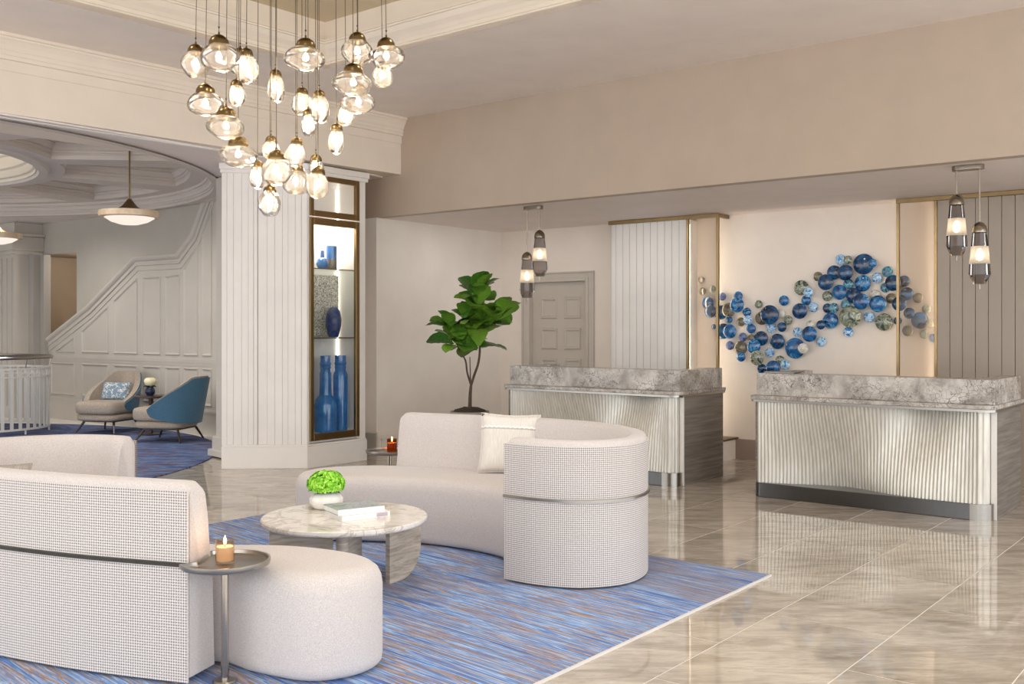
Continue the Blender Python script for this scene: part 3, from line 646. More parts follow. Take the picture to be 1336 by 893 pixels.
tag(sw, 'upright pale panel carved with dark swirls on the middle display shelf', 'panel')
def vase(name, label, yz, prof, mat, x=-8.52, base=0.0, extra=None):
    t = thing(name, label, 'vase', (x, yz, base), group='blue vases in the display case')
    b = obj('body', MB().lathe(prof[0], 28), mat, t, smooth=35)
    for nm, pr, mt in prof[1:]: obj(nm, MB().lathe(pr, 24), mt, t, smooth=35)
    return t
zf = .3455
vase('glass_bottle', 'large blue glass bottle with wide shoulders at the case bottom', at_x(424.6, 500, -8.52).y,
     [[(.0, 0), (.118, 0), (.125, .03), (.125, .30), (.11, .36), (.07, .41), (.065, .5), (.065, .66)], ('neck', [(.0, .66), (.058, .66), (.058, .70), (.064, .71), (.058, .73), (.066, .75), (.058, .78), (.058, .84), (.062, .845), (.0, .846)], 'vase_blue')], 'vase_blue', -8.52, zf)
vase('glass_bottle', 'narrow straight blue glass bottle beside the wide shouldered one', at_x(444.1, 500, -8.55).y,
     [[(.0, 0), (.078, 0), (.082, .02), (.082, .62), (.07, .66)], ('neck', [(.0, .66), (.062, .66), (.062, .70), (.068, .71), (.062, .73), (.07, .75), (.062, .78), (.062, .84), (.066, .845), (.0, .846)], 'vase_blue')], 'vase_blue', -8.55, zf)
vase('ovoid_vase', 'matte cobalt ovoid vase with faceted ridges on the middle shelf', at_x(435.2, 420, -8.50).y,
     [[(.0, 0), (.05, 0), (.055, .01), (.085, .12), (.09, .2), (.07, .29), (.04, .33), (.025, .335), (.0, .336)]], 'vase_cobalt', -8.50, 1.396)
vase('bottle_vase', 'small round cobalt bottle vase on the top shelf', at_x(420.6, 340, -8.50).y,
     [[(.0, 0), (.04, 0), (.065, .03), (.07, .06), (.055, .1), (.022, .125), (.018, .19), (.02, .2), (.0, .201)]], 'vase_blue', -8.50, 2.151)
vase('cylinder_vase', 'blue cylinder vase with a brown lower half on the top shelf', at_x(432.9, 340, -8.53).y,
     [[(.0, .115), (.06, .115), (.06, .26), (.062, .262), (.0, .262)], ('lower_half', [(.0, 0), (.058, 0), (.06, .005), (.06, .114), (.0, .1145)], 'art_olive')], 'vase_blue', -8.53, 2.151)

# ================================================================== DOOR
dx0, dx1, dh = -8.09, -7.17, 2.11
dr = struct(obj('door_1', MB().box(dx0 + .012, dx1 - .012, YR + .06, YR + .10, .01, dh - .012), 'door_grey'), 'grey panelled door behind the left desk')
cw = .115
cs = MB()
for (o0, o1, pr) in ((-.01, .03, .028), (.03, .095, .016), (.095, cw, .034)):
    cs.box(dx0 - o1, dx0 - o0, YR - pr, YR - .0005, 0, dh + o1).box(dx1 + o0, dx1 + o1, YR - pr, YR - .0005, 0, dh + o1).box(dx0 - o0, dx1 + o0, YR - pr, YR - .0005, dh + o0, dh + o1)
cs.box(dx0 - .001, dx0 + .011, YR - .02, YR + .13, 0, dh).box(dx1 - .011, dx1 + .001, YR - .02, YR + .13, 0, dh).box(dx0, dx1, YR - .02, YR + .13, dh - .011, dh + .001)
obj('casing', cs, 'door_grey', dr, bevel=.004)
for i in range(2):
    for z0, z1 in ((1.62, 1.90), (1.22, 1.50), (.82, 1.10), (.16, .70)):
        xa = dx0 + .15 + i * .375; P = [Vector((xa, z0)), Vector((xa + .265, z0)), Vector((xa + .265, z1)), Vector((xa, z1))]
        mb = MB(); mb.rings([[(q.x, YR + .06 - d, q.y) for q in offset_poly(P, o)] for o, d in ((0, 0), (.012, .022), (.028, .022), (.04, .003), (.055, .003))], True, False, True)
        obj('door_panel', mb, 'door_grey', dr)

# ================================================================== RECEPTION BACK PANELS
YP = 10.37
def shiplap(name, label, X0, X1, bw, mat, ends):
    t = struct(obj(name, MB().box(X0 + .01, X1 - .002, YP + .022, YR - .001, 0, 2.755), mat), label)
    n = max(1, round((X1 - X0) / bw)); w = (X1 - X0) / n
    for k in range(n):
        poly = [(X0 + k * w + .0025, YP), (X0 + (k + 1) * w - .0025, YP), (X0 + (k + 1) * w - .0025, YP + .021), (X0 + k * w + .0025, YP + .021)]
        if ends and k == 0: poly = rrect(X0, X0 + w - .0025, YP, YP + .2, (.05, 0, 0, 0))
        obj('board', MB().prism(poly, .0, 2.755), mat, t, bevel=.0015, seg=1)
    return t
pL0, pL1 = at_y(795, 400, YP).x, at_y(895.5, 400, YP).x
sL1 = at_y(936, 400, YP).x
sR0, sR1 = at_y(1171.5, 400, YP).x, at_y(1221, 400, YP).x
shiplap('wall_boards_left', 'white vertical shiplap panel behind the left desk', pL0, pL1, .099, 'shiplap_paint', True)
shiplap('wall_boards_right', 'vertical shiplap panel at the right edge, darkened for shade', sR1 + .0135, .9, .115, 'shiplap_shaded', False)
def screen(label, xa, xb, ledside, ra, rb):
    t = thing('frosted_screen', label, 'screen', ((xa + xb) / 2, YP, 0))
    pw = .026
    for xx in (xa, xb): wobj('post', MB().box(xx - pw / 2, xx + pw / 2, YP - .012, YP + .03, 0, 2.755), 'gold_trim', t, bevel=.002)
    wobj('frosted_pane', MB().box(xa + pw / 2, xb - pw / 2, YP + .002, YP + .010, .02, 2.755), 'glass_frosted', t)
    rail = MB().box(ra, rb, YP - .02, YP + .03, 2.756, 2.798)
    if ledside < 0: rail.box(rb - .03, rb, YP + .03, YR - .001, 2.756, 2.798)
    wobj('top_rail', rail, 'gold_trim', t, bevel=.002)
    xl = xa if ledside < 0 else xb
    wobj('led_strip', MB().box(xl - .008, xl + .008, YP + .031, YP + .045, .26, 2.7), 'led_warm', t)
    return t
screen('backlit frosted glass screen between the white boards and the sculpture', pL1 + .016, sL1, -1, pL0 - .005, sL1 + .015)
screen('backlit frosted glass screen in a gold frame right of the sculpture', sR0, sR1, 1, sR0 - .015, .9)
# low ledge behind the left desk end
lg = struct(obj('trim_4', MB().box(pL1 - .2, sL1 + .10, YP - .06, YR - .002, .0, .225), 'wall_cream'), 'low base under the left screen'); obj('ledge_top', MB().box(pL1 - .2, sL1 + .13, YP - .09, YR - .002, .226, .248), 'bronze', lg)

# ================================================================== WALL SCULPTURE
sculpt = thing('wall_sculpture', 'wall sculpture of overlapping blue green glass discs drifting across the pale wall', 'wall art', (-4.0, YR, 1.5))
A1 = """98 362 25 p|195 360 30 b|90 460 45 n|155 445 45 o|212 415 47 b|248 458 28 b|140 505 22 b|212 518 28 o|266 508 30 s|320 410 25 g|341 495 42 o|405 475 60 n|458 467 28 c|500 507 30 g|398 556 32 s|474 550 30 n|476 387 32 b|105 575 48 n|162 577 44 b|275 560 30 b|223 612 28 p|275 618 25 o|337 620 46 n|310 668 45 b|145 663 28 p|211 678 43 o|227 732 30 b|437 638 48 n|388 706 30 s|335 738 46 g|342 808 32 n|452 755 30 g|422 800 46 b|495 780 32 s|560 582 30 s|548 680 64 b|612 680 32 c|585 308 47 g|642 338 30 s|612 385 30 b|585 452 48 n|655 427 30 s"""
A2 = """345 152 38 s|405 155 30 g|505 182 72 n|582 178 30 b|188 267 33 o|300 240 50 n|392 242 55 n|257 308 55 n|397 318 35 t|497 314 57 b|594 277 37 s|666 234 38 t|337 376 52 b|252 402 35 g|435 398 53 n|652 343 35 t|715 313 55 n|577 393 35 c|500 440 56 b|612 455 58 b|690 418 36 o|253 485 33 n|308 484 35 t|378 460 35 t|424 543 75 g|540 545 38 s|643 580 60 g|735 572 28 n|277 570 55 b|225 600 32 n|395 650 36 s|137 600 32 c|143 663 54 b|211 716 34 s|780 300 40 n|800 385 45 n|760 455 50 n|875 415 35 o|935 490 30 g|890 570 58 n|805 640 38 o|830 520 38 n|970 590 30 o|915 665 30 g|978 690 28 n"""
A3 = """545 412 15 o|553 465 18 o|600 455 18 g|580 520 30 n|605 560 30 n|605 630 12 n"""
mats = dict(p='art_plum', b='art_blue', n='art_navy', o='art_olive', s='art_sky', g='art_green', c='art_clear', t='art_teal')
discs = []
for src, ox, oy, k in ((A1, 920, 310, .2128), (A2, 1030, 310, .1903), (A3, 760, 250, .28)):
    for q in src.split('|'):
        x, y, r, c = q.split(); discs.append((ox + float(x) * k, oy + float(y) * k, float(r) * k, c))
dprof = [(0, 0), (.55, 0), (.86, -.16), (.97, -.32), (1.0, -.46), (.97, -.58), (.88, -.70), (.70, -.82), (.45, -.90), (.2, -.94), (.09, -.95), (.08, -1.0), (.0, -1.01)]
dproto = {}
occ = []
for i, (x, y, r, c) in enumerate(discs):
    pos = at_y(x, y, YR - .06); R = r * (pos - Vector((0, 0, CAMH))).dot(FW) / FPX
    lift = .015
    for _ in range(12):
        bad = False
        for (q, Rq, lq) in occ:
            dd = math.hypot(q.x - pos.x, q.z - pos.z)
            if dd < (R + Rq) * .93 and abs((lift + .35 * R) - (lq + .35 * Rq)) < .36 * (R + Rq): bad = True
        if not bad or lift > .10: break
        lift += .012
    occ.append((pos, R, lift))
    if c not in dproto:
        mb = MB(); nn = 28
        mb.rings([[(max(a, 1e-4) * math.cos(2 * PI * k / nn), b * .62, max(a, 1e-4) * math.sin(2 * PI * k / nn)) for k in range(nn)] for a, b in dprof])
        o = obj('glass_disc', mb, mats[c], sculpt, smooth=50); dproto[c] = o
    else: o = share(dproto[c], 'glass_disc', sculpt)
    o.location = (pos.x + 4.0, -lift, pos.z - 1.5); o.rotation_euler = (0, random.random() * 6.28, 0); o.scale = (R, R, R)

# ================================================================== RECEPTION DESKS
def desk(label, X0, X1, Yf, Yb, phase, group):
    t = thing('reception_desk', label, 'reception desk', ((X0 + X1) / 2, (Yf + Yb) / 2, 0), group=None)
    w = X1 - X0; d = Yb - Yf
    L = lambda pts: [(p[0] - w / 2, p[1] - d / 2) for p in pts]
    zp = .125; zt = .845
    obj('plinth', MB().prism(L(rrect(0, w - .035, 0, .32, (.06, .10, 0, 0), 8)), 0, zp), 'steel_dark', t, smooth=30, bevel=.004)
    obj('corner_cap', MB().prism(L(rrect(w - .18, w - .031, -.003, .20, (0, .10, 0, 0), 10)), .0, zp + .001), 'steel_brushed', t, smooth=30)
    # fluted wave: vertical ribs whose middle line swings in and out
    nf = 64; sub = 6; ns = 22; mb = MB(); rows = []
    xs_ = [k / sub for k in range(nf * sub + 1)]
    r_c = .085
    for iz in range(ns + 1):
        tz = iz / ns; z = zp + (zt - zp) * tz; row = []
        for q in xs_:
            u = q / nf; x = .02 + u * (w - .075)
            wave = .5 + .5 * math.sin(2 * PI * (u * 1.05 - .30 * tz + phase)); edge = min(1, u / .10) * min(1, (1 - u) / .10); edge = edge * edge * (3 - 2 * edge)
            # hollow runs along the top at the right and along the foot at the left
            hol = edge * (math.exp(-((u - .72) / .20) ** 2) * tz ** 1.3 + math.exp(-((u - .36) / .22) ** 2) * (1 - tz) ** 1.3 + .25 * wave * math.sin(PI * tz))
            rib = math.sin(PI * q) ** 2
            y = .030 + .22 * hol - .011 * rib
            # round the right front corner
            dr_ = x - (w - .055 - r_c)
            if dr_ > 0:
                a = min(1.0, dr_ / r_c) * PI / 2; x = w - .055 - r_c + math.sin(a) * r_c; y = y + (1 - math.cos(a)) * r_c
            row.append((x - w / 2, y - d / 2, z))
        rows.append(row)
    mb.rings(rows, False, False, False); obj('fluted_panel', mb, 'fluted_resin', t, smooth=179)
    obj('carcass', MB().box(-w / 2 + .01, w / 2 - .05, -d / 2 + .29, d / 2 - .01, .001, zt), 'fluted_resin', t)
    obj('side_panel', MB().box(w / 2 - .05, w / 2 - .012, -d / 2 + .13, d / 2, .0, zt), 'desk_veneer', t, bevel=.002)
    obj('side_panel', MB().box(-w / 2, -w / 2 + .03, -d / 2 + .03, d / 2, .0, zt), 'desk_veneer', t, bevel=.002)
    obj('edge_post', MB().box(w / 2 - .052, w / 2 - .012, -d / 2 + .115, -d / 2 + .129, .0, zt), 'shiplap_paint', t)
    obj('trim_band', MB().prism(L(rrect(-.03, w + .005, -.03, d + .01, (.05, .10, 0, 0), 8)), zt, zt + .02), 'steel_brushed', t, smooth=30)
    obj('counter_slab', MB().prism(L(rrect(-.035, w + .012, -.036, d + .015, (.05, .10, 0, 0), 8)), zt + .0205, zt + .055), 'desk_stone', t, smooth=30, bevel=.006)
    z0, z1 = zt + .0555, 1.095
    obj('front_upstand', MB().box(-w / 2, w / 2 - .012, -d / 2 + .055, -d / 2 + .30, z0, z1), 'desk_stone', t, bevel=.003)
    obj('side_upstand', MB().box(w / 2 - .18, w / 2 - .012, -d / 2 + .3005, d / 2 - .02, z0, z1), 'desk_stone', t, bevel=.003)
    obj('side_upstand', MB().box(-w / 2, -w / 2 + .16, -d / 2 + .3005, d / 2 - .02, z0, z1), 'desk_stone', t, bevel=.003)
    return t
desk('fluted reception desk with stone top, nearest the right edge of the picture', -3.845, -1.865, 8.36, 9.34, .0, None)
desk('fluted reception desk with stone top standing in front of the grey door', -6.66, -4.60, 8.36, 9.30, .0, None)
tb = obj('tablet', MB().box(-.14, .14, -.10, .10, 0, .012), 'steel_brushed', bevel=.004); tb.location = (-3.66, 8.56, 1.0955); tb.rotation_euler = (0, 0, .05)
tag(tb, 'thin pale tablet lying on the stone top of the right desk', 'tablet')

# ================================================================== TWIN PENDANTS OVER THE DESKS
def twin(label, shades, cpx):
    Yp = 8.56; pts = [at_y(x, yb, Yp) for x, yb in shades]
    cxm = (pts[0].x + pts[1].x) / 2
    t = thing('twin_pendant', label, 'pendant light', (cxm, Yp, ZS)); hw_ = abs(pts[1].x - pts[0].x) / 2 + .035
    obj('canopy', MB().prism(rrect(-hw_, hw_, -.045, .045, (.044,) * 4, 6), -.04, -.001), 'nickel_warm', t, smooth=30, bevel=.003)
    for p in pts:
        x = p.x - cxm; zb = p.z - ZS
        obj('rod', MB().lathe([(.006, zb + .42), (.006, -.039)], 8, (x, 0, 0)), 'nickel_warm', t, smooth=True)
        gl = obj('shade_base', MB().lathe([(.048, zb), (.083, zb + .075), (.083, zb + .078), (.079, zb + .16)], 10, (x, 0, 0)), 'glass_smoke', t)
        mid = obj('frosted_shade', MB().lathe([(.079, zb + .1605), (.066, zb + .30)], 10, (x, 0, 0)), 'glass_frost_lamp', t, smooth=30)
        obj('shade_top', MB().lathe([(.066, zb + .3005), (.055, zb + .41)], 10, (x, 0, 0)), 'glass_smoke', t)
        obj('cap', MB().lathe([(.058, zb + .41), (.058, zb + .43), (.05, zb + .46), (.03, zb + .485), (.01, zb + .495), (.0, zb + .496)], 20, (x, 0, 0)), 'nickel_warm', t, smooth=35)
        obj('bulb', MB().lathe([(.0, zb + .185), (.022, zb + .195), (.03, zb + .22), (.026, zb + .25), (.012, zb + .28), (.0, zb + .285)], 14, (x, 0, 0)), 'bulb_soft', mid, smooth=True)
        obj('finial', MB().lathe([(.0, zb - .045), (.007, zb - .043), (.007, zb - .001), (.0, zb - .0005)], 8, (x, 0, 0)), 'nickel_warm', t, smooth=True)
    return t
twin('smoked glass twin pendant over the right desk, in front of the shade-darkened boards', [(1248, 334), (1278, 371)], None)
twin('smoked glass twin pendant over the left desk, in front of the door', [(687.5, 389), (704, 361)], None)

# ================================================================== LOUNGE RUG
RX0, RX1, RY0, RY1 = -6.53, -2.517, 1.2, 5.722
rug = thing('area_rug', 'large rectangular blue and brown streaked rug under the curved sofas', 'rug', ((RX0 + RX1) / 2, (RY0 + RY1) / 2, 0))
wobj('pile', MB().box(RX0 + .012, RX1 - .012, RY0 + .012, RY1 - .004, .0005, .013), 'rug_streaks', rug, bevel=.004)
wobj('binding', MB().box(RX1 - .0119, RX1, RY0, RY1, .0005, .0115), 'rug_binding', rug); wobj('binding', MB().box(RX0, RX0 + .0119, RY0, RY1, .0005, .0115), 'rug_binding', rug)
ZG = .0135

# ================================================================== CURVED SOFAS
def sofa(label, back, seat, flip, pos, band='steel_brushed'):
    # back: outer line of the shell, (sideways, away); seat: outline; both in metres from the photographer
    bx, by = LD(*pos); t = thing('curved_sofa', label, 'sofa', (bx, by, ZG), group=None)
    W = lambda q: Vector((LD(q[0], q[1])[0] - bx, LD(q[0], q[1])[1] - by, 0))
    P = resample(spline([W(q) for q in back], 12), .035); n = len(P)
    sgn = -1 if flip else 1
    nor = []
    for i in range(n):
        d = (P[min(i + 1, n - 1)] - P[max(i - 1, 0)]).normalized(); nor.append(Vector((-d.y, d.x, 0)) * sgn)   # inwards
    H = .84
    sec = [(.006, .03), (.006, .40), (.006, H - .03), (.010, H - .012), (.020, H - .003), (.035, H), (.085, H), (.105, H - .006), (.125, H - .03), (.145, H - .12), (.165, .55), (.185, .42), (.20, .03)]
    cen = Vector((.09, .0))
    rings = []; ln_ = 0; L = []
    for i in range(n):
        if i: ln_ += (P[i] - P[i - 1]).length
        L.append(ln_)
    for i in range(n):
        e = min(L[i], ln_ - L[i]); k = 1 if e > .05 else .90 + .10 * math.sqrt(max(0, 1 - (1 - e / .05) ** 2))
        top = .0 if e > .05 else (1 - math.sqrt(max(0, 1 - (1 - e / .05) ** 2))) * .03
        r = []
        for a, z in sec:
            a2 = .10 + (a - .10) * k; zz = z - (top if z > .5 else 0)
            r.append(P[i] + nor[i] * a2 + Vector((0, 0, zz)))
        rings.append(r)
    obj('back_shell', MB().rings(rings), 'fabric_plain', t, smooth=60)
    # woven outer cover with its own thickness
    i0, i1 = 0, n - 1; wr = []; uv = []
    for i in range(i0, i1 + 1):
        zs = [.012, .20, .40, .60, H - .03]
        r = [P[i] + nor[i] * -.004 + Vector((0, 0, z)) for z in zs] + [P[i] + nor[i] * .0065 + Vector((0, 0, z)) for z in zs[::-1]]
        wr.append(r); uv += [(L[i], z) for z in zs] + [(L[i], z) for z in zs[::-1]]
    obj('woven_cover', MB().rings(wr), 'fabric_woven', t, smooth=30, uv=uv)
    br = []
    zb = .492
    for i in range(i0, i1 + 1): br.append([P[i] + nor[i] * a + Vector((0, 0, z)) for a, z in ((-.005, zb), (-.016, zb + .002), (-.016, zb + .017), (-.005, zb + .019))])
    obj('metal_band', MB().rings(br), band, t, smooth=30)
    S = [Vector((W(q).x, W(q).y)) for q in seat]; S = [Vector((v.x, v.y)) for v in spline([Vector((s.x, s.y, 0)) for s in S], 8, True)]
    if sum(S[i - 1].x * S[i].y - S[i].x * S[i - 1].y for i in range(len(S))) < 0: S = S[::-1]
    rr = []
    for o, z in ((.02, .012), (.004, .03), (0, .06), (0, .36), (.006, .40), (.02, .43), (.045, .449), (.085, .455)):
        rr.append([(q.x, q.y, z) for q in offset_poly(S, o)])
    obj('seat', MB().rings(rr), 'fabric_plain', t, smooth=60)
    return t, P, nor
backA = [(-.045, 5.90), (.15, 5.76), (.40, 5.69), (.66, 5.79), (.81, 6.05), (.83, 6.40), (.72, 6.74), (.50, 7.04), (.18, 7.27), (-.25, 7.49), (-.80, 7.75)]
seatA = [(-.02, 6.02), (-.06, 6.40), (-.30, 6.66), (-.62, 6.85), (-1.0, 6.93), (-1.36, 6.98), (-1.54, 7.16), (-1.47, 7.42), (-1.22, 7.58), (-.80, 7.58), (-.2, 7.32), (.15, 7.13), (.42, 6.92), (.62, 6.6), (.70, 6.3), (.66, 6.04), (.46, 5.84), (.2, 5.87)]
sofa('grey curved sofa with one pale cushion, wrapped in a woven shell, before the desks', backA, seatA, False, (-.3, 6.7))
backB = [(-2.25, 6.02), (-2.50, 6.12), (-2.78, 6.10), (-3.05, 5.92), (-3.18, 5.62), (-3.15, 5.28), (-3.0, 4.98), (-2.72, 4.74), (-2.30, 4.52), (-1.86, 4.33), (-1.345, 4.165)]
seatB = [(-2.3, 5.85), (-2.2, 5.45), (-1.95, 5.15), (-1.5, 4.88), (-1.05, 4.82), (-.72, 4.66), (-.572, 4.44), (-.65, 4.25), (-.85, 4.17), (-1.12, 4.29), (-1.32, 4.42), (-1.8, 4.45), (-2.3, 4.66), (-2.65, 4.85), (-2.9, 5.08), (-3.04, 5.35), (-3.04, 5.62), (-2.92, 5.84), (-2.72, 5.96), (-2.5, 5.97)]
sofa('grey curved sofa in the left foreground, its woven back turned to the viewer', backB, seatB, False, (-1.8, 5.0), 'gunmetal')

# cushions
def cushion(name, label, loc, w, h, th, mat, rot, group=None):
    n = 14; mb = MB(); top = []; bot = []
    for j in range(n + 1):
        for i in range(n + 1):
            u, v = 2 * i / n - 1, 2 * j / n - 1
            pin = 1 - .07 * (1 - abs(v) ** 2) * abs(u) ** 3; pin2 = 1 - .07 * (1 - abs(u) ** 2) * abs(v) ** 3
            t_ = max(0, (1 - u ** 4) * (1 - v ** 4)) ** .55
            x, z = u * w / 2 * pin, h / 2 + v * h / 2 * pin2; top.append((x, -th / 2 * t_, z)); bot.append((x, th / 2 * t_, z))
    f = []
    N_ = (n + 1)
    for j in range(n):
        for i in range(n):
            a = j * N_ + i; f.append((a, a + 1, a + N_ + 1, a + N_)); b = a + N_ * N_; f.append((b, b + N_, b + N_ + 1, b + 1))
    mb.add(top + bot, f)
    t = thing(name, label, 'cushion', loc); t.rotation_euler = rot
    o = obj('cover', mb, mat, t, smooth=80)
    bm = bmesh.new(); bm.from_mesh(o.data); bmesh.ops.remove_doubles(bm, verts=bm.verts, dist=1e-5); bmesh.ops.recalc_face_normals(bm, faces=bm.faces); bm.to_mesh(o.data); bm.free()
    pts = [(x * 1.0, 0, z) for x, y, z in [top[i] for i in range(N_)]] + [top[(j + 1) * N_ + n] for j in range(n)] + [top[n * N_ + n - 1 - i] for i in range(n)] + [top[(n - 1 - j) * N_] for j in range(n - 1)]
    obj('piping', MB().tube([(p[0], 0, p[2]) for p in pts], .004, 6, True), mat, t, smooth=True)
    return t
x, y = LD(-.03, 7.10)
cushion('throw_cushion', 'square off-white cushion with a scalloped band, leaning on the far sofa', (x, y, ZG + .452), .43, .43, .15, 'fabric_pillow', (-.24, .03, YAW - .10))
x, y = LD(-2.93, 5.62)
cushion('throw_cushion', 'grey ribbed cushion at the left edge inside the foreground sofa', (x, y, ZG + .452), .42, .27, .14, 'fabric_grey_stripe', (-.3, 0, YAW + .25))

# ================================================================== SIDE TABLES ON POLES, CANDLES
def tray_table(label, l, d, bite=False):
    x, y = LD(l, d); t = thing('side_table', label, 'side table', (x, y, ZG))
    z = .50
    mb = MB(); rs = []
    for r, zq_ in ((.001, z - .012), (.17, z - .012), (.184, z - .006), (.187, z + .004), (.187, z + .016), (.178, z + .016), (.174, z + .002), (.165, z - .002), (.001, z - .002)):
        ring = []
        for k in range(72):
            a = 2 * PI * k / 72; u, v = r * math.cos(a), r * math.sin(a)            # sideways, away
            if bite:                                                            # scooped out where it laps the sofa end
                lim = -.105 - .05 * max(0, min(1, (-v - .055) / .04))
                if v > -.085: u = max(u, lim + (r - .187) * -.9 if r > .1 else lim)
            ring.append((RT.x * u + FW.x * v, RT.y * u + FW.y * v, zq_))
        rs.append(ring)
    obj('tray', mb.rings(rs), 'steel_brushed', t, smooth=30)
    obj('pole', MB().lathe([(.016, .012), (.016, z - .0125)], 20), 'nickel', t, smooth=True)
    obj('foot', MB().lathe([(0, 0), (.045, 0), (.05, .004), (.045, .010), (.02, .0118), (0, .0119)], 40), 'steel_brushed', t, smooth=30)
    return t
def candle(label, l, d, s=1.0, amber=True, dark=False):
    x, y = LD(l, d); t = thing('candle', label, 'candle', (x, y, ZG + .4985)); t.scale = (s,) * 3
    obj('glass_jar', MB().lathe([(0, 0), (.036, 0), (.039, .004), (.039, .098), (.0375, .1), (.036, .098), (.036, .012), (0, .010)], 32), 'glass_amber' if dark else 'glass_votive', t, smooth=35)
    obj('wax', MB().lathe([(0, .0125), (.035, .0125), (.035, .07), (.02, .068), (0, .067)], 28), 'wax', t, smooth=35)
    obj('wick', MB().lathe([(.0012, .0671), (.001, .08)], 6), 'wick', t)
    obj('flame', MB().lathe([(0, .078), (.005, .083), (.0065, .09), (.004, .102), (.0, .116)], 12), 'flame', t, smooth=True)
    l_ = bpy.data.lights.new('candle_glow', 'POINT'); l_.energy = .6; l_.color = (1, .6, .25); l_.shadow_soft_size = .008
    o = bpy.data.objects.new('candle_glow', l_); COL.objects.link(o); o.parent = t; o.location = (0, 0, .1)
    return t
tray_table('round steel pole side table at the right end of the foreground sofa', -1.205, 4.215, True)
candle('lit candle in a clear amber jar on the foreground side table', -1.205, 4.215)
tray_table('round steel pole side table beyond the left end of the far sofa', -.975, 7.985)
candle('lit candle in a dark amber jar on the side table by the display column', -.955, 7.985, 1.05, dark=True)

# ================================================================== COFFEE TABLE
x, y = LD(-.967, 5.81); ct = thing('coffee_table', 'round veined marble coffee table on slab legs between the sofas', 'table', (x, y, ZG), YAW)
zt = .40
obj('table_top', MB().lathe([(0, zt - .034), (.452, zt - .034), (.470, zt - .03), (.476, zt - .02), (.476, zt - .006), (.470, zt), (0, zt)], 72), 'table_marble', ct, smooth=30)
def slab(x0, y0, x1, y1, th, r):      # upright slab from (x0,y0) to (x1,y1) with a rounded lower outer corner
    d = Vector((x1 - x0, y1 - y0)); L = d.length; d.normalize(); nn = Vector((-d.y, d.x))
    prof = [(0, 0)] + [(L - r + r * math.sin(a * PI / 16), r - r * math.cos(a * PI / 16)) for a in range(9)] + [(L, zt - .0345), (0, zt - .0345)]
    mb = MB(); n = len(prof)
    mb.add([(x0 + d.x * s + nn.x * o, y0 + d.y * s + nn.y * o, z) for o in (-th / 2, th / 2) for s, z in prof], [tuple(range(n)), tuple(range(n, 2 * n))[::-1]] + [(i, n + i, n + (i + 1) % n, (i + 1) % n) for i in range(n)])
    return mb
obj('slab_leg', slab(.245, .02, .405, .25, .035, .19), 'table_travertine', ct, bevel=.003)
obj('slab_leg', slab(-.06, -.05, -.40, -.16, .03, .16), 'table_travertine', ct, bevel=.003)
obj('slab_leg', slab(.0, .0, .05, .18, .05, .06), 'table_travertine', ct, bevel=.003)
obj('cross_rail', MB().box(-.0, .25, .0, .04, zt - .085, zt - .0345), 'table_travertine', ct)
obj('round_leg', MB().lathe([(0, 0), (.034, 0), (.034, zt - .0345), (0, zt - .0344)], 24, (.03, -.27, 0)), 'table_travertine', ct, smooth=30)
zz = ZG + zt + .0005
# pumpkin vase with green hydrangea
vx, vy = LD(-1.115, 6.03); pv = thing('flower_vase', 'white ribbed pumpkin vase on the marble coffee table', 'vase', (vx, vy, zz))
obj('body', MB().lathe([(0, 0), (.055, 0), (.082, .012), (.10, .04), (.10, .065), (.084, .09), (.055, .10), (.05, .101), (.046, .09), (0, .088)], 72, wob=lambda a, z: .93 + .07 * abs(math.cos(a * 4)) ** .6), 'ceramic_white', pv, smooth=60)
hy = thing('hydrangea', 'bright lime green hydrangea bunch in the white vase', 'flowers', (vx, vy, zz + .09))
mb = MB(); rnd = random.Random(3)
for k in range(620):
    th_ = rnd.uniform(0, 2 * PI); ph = math.acos(rnd.uniform(-.35, 1)); R = rnd.uniform(.085, .105)
    nd = Vector((math.sin(ph) * math.cos(th_), math.sin(ph) * math.sin(th_), math.cos(ph))); lump = 1 + .10 * noise.noise(nd * 3.5)
    p = Vector((nd.x * R * 1.06, nd.y * R * 1.06, .055 + nd.z * R * .78)) * lump
    u = nd.orthogonal().normalized(); v = nd.cross(u); a0 = rnd.uniform(0, PI / 2); s = .016
    for q in range(4):
        a = a0 + q * PI / 2; e = u * math.cos(a) + v * math.sin(a); g_ = u * -math.sin(a) + v * math.cos(a)
        mb.add([p, p + e * s * .6 + g_ * s * .5 + nd * .004, p + e * s * 1.15 + nd * .002, p + e * s * .6 - g_ * s * .5 + nd * .004], [(0, 1, 2, 3)])
fl = obj('florets', mb, 'hydrangea', hy); fl['kind'] = 'stuff'
obj('flower_core', MB().lathe([(0, .0), (.04, .005), (.078, .04), (.08, .07), (.055, .11), (0, .122)], 20), 'dark_leaf', hy, smooth=True)
for k in range(5):
    a = 2.6 + k * 1.25; d = Vector((math.cos(a), math.sin(a), 0)); s_ = Vector((-d.y, d.x, 0)); b = d * .03 + Vector((0, 0, .015))
    obj('leaf', MB().add([b, b + d * .04 + s_ * .022 + Vector((0, 0, .012)), b + d * .085 + Vector((0, 0, -.002)), b + d * .04 - s_ * .022 + Vector((0, 0, .012)), b + d * .04 + Vector((0, 0, .004))], [(0, 1, 4), (1, 2, 4), (2, 3, 4), (3, 0, 4)]), 'dark_leaf', hy, smooth=True)
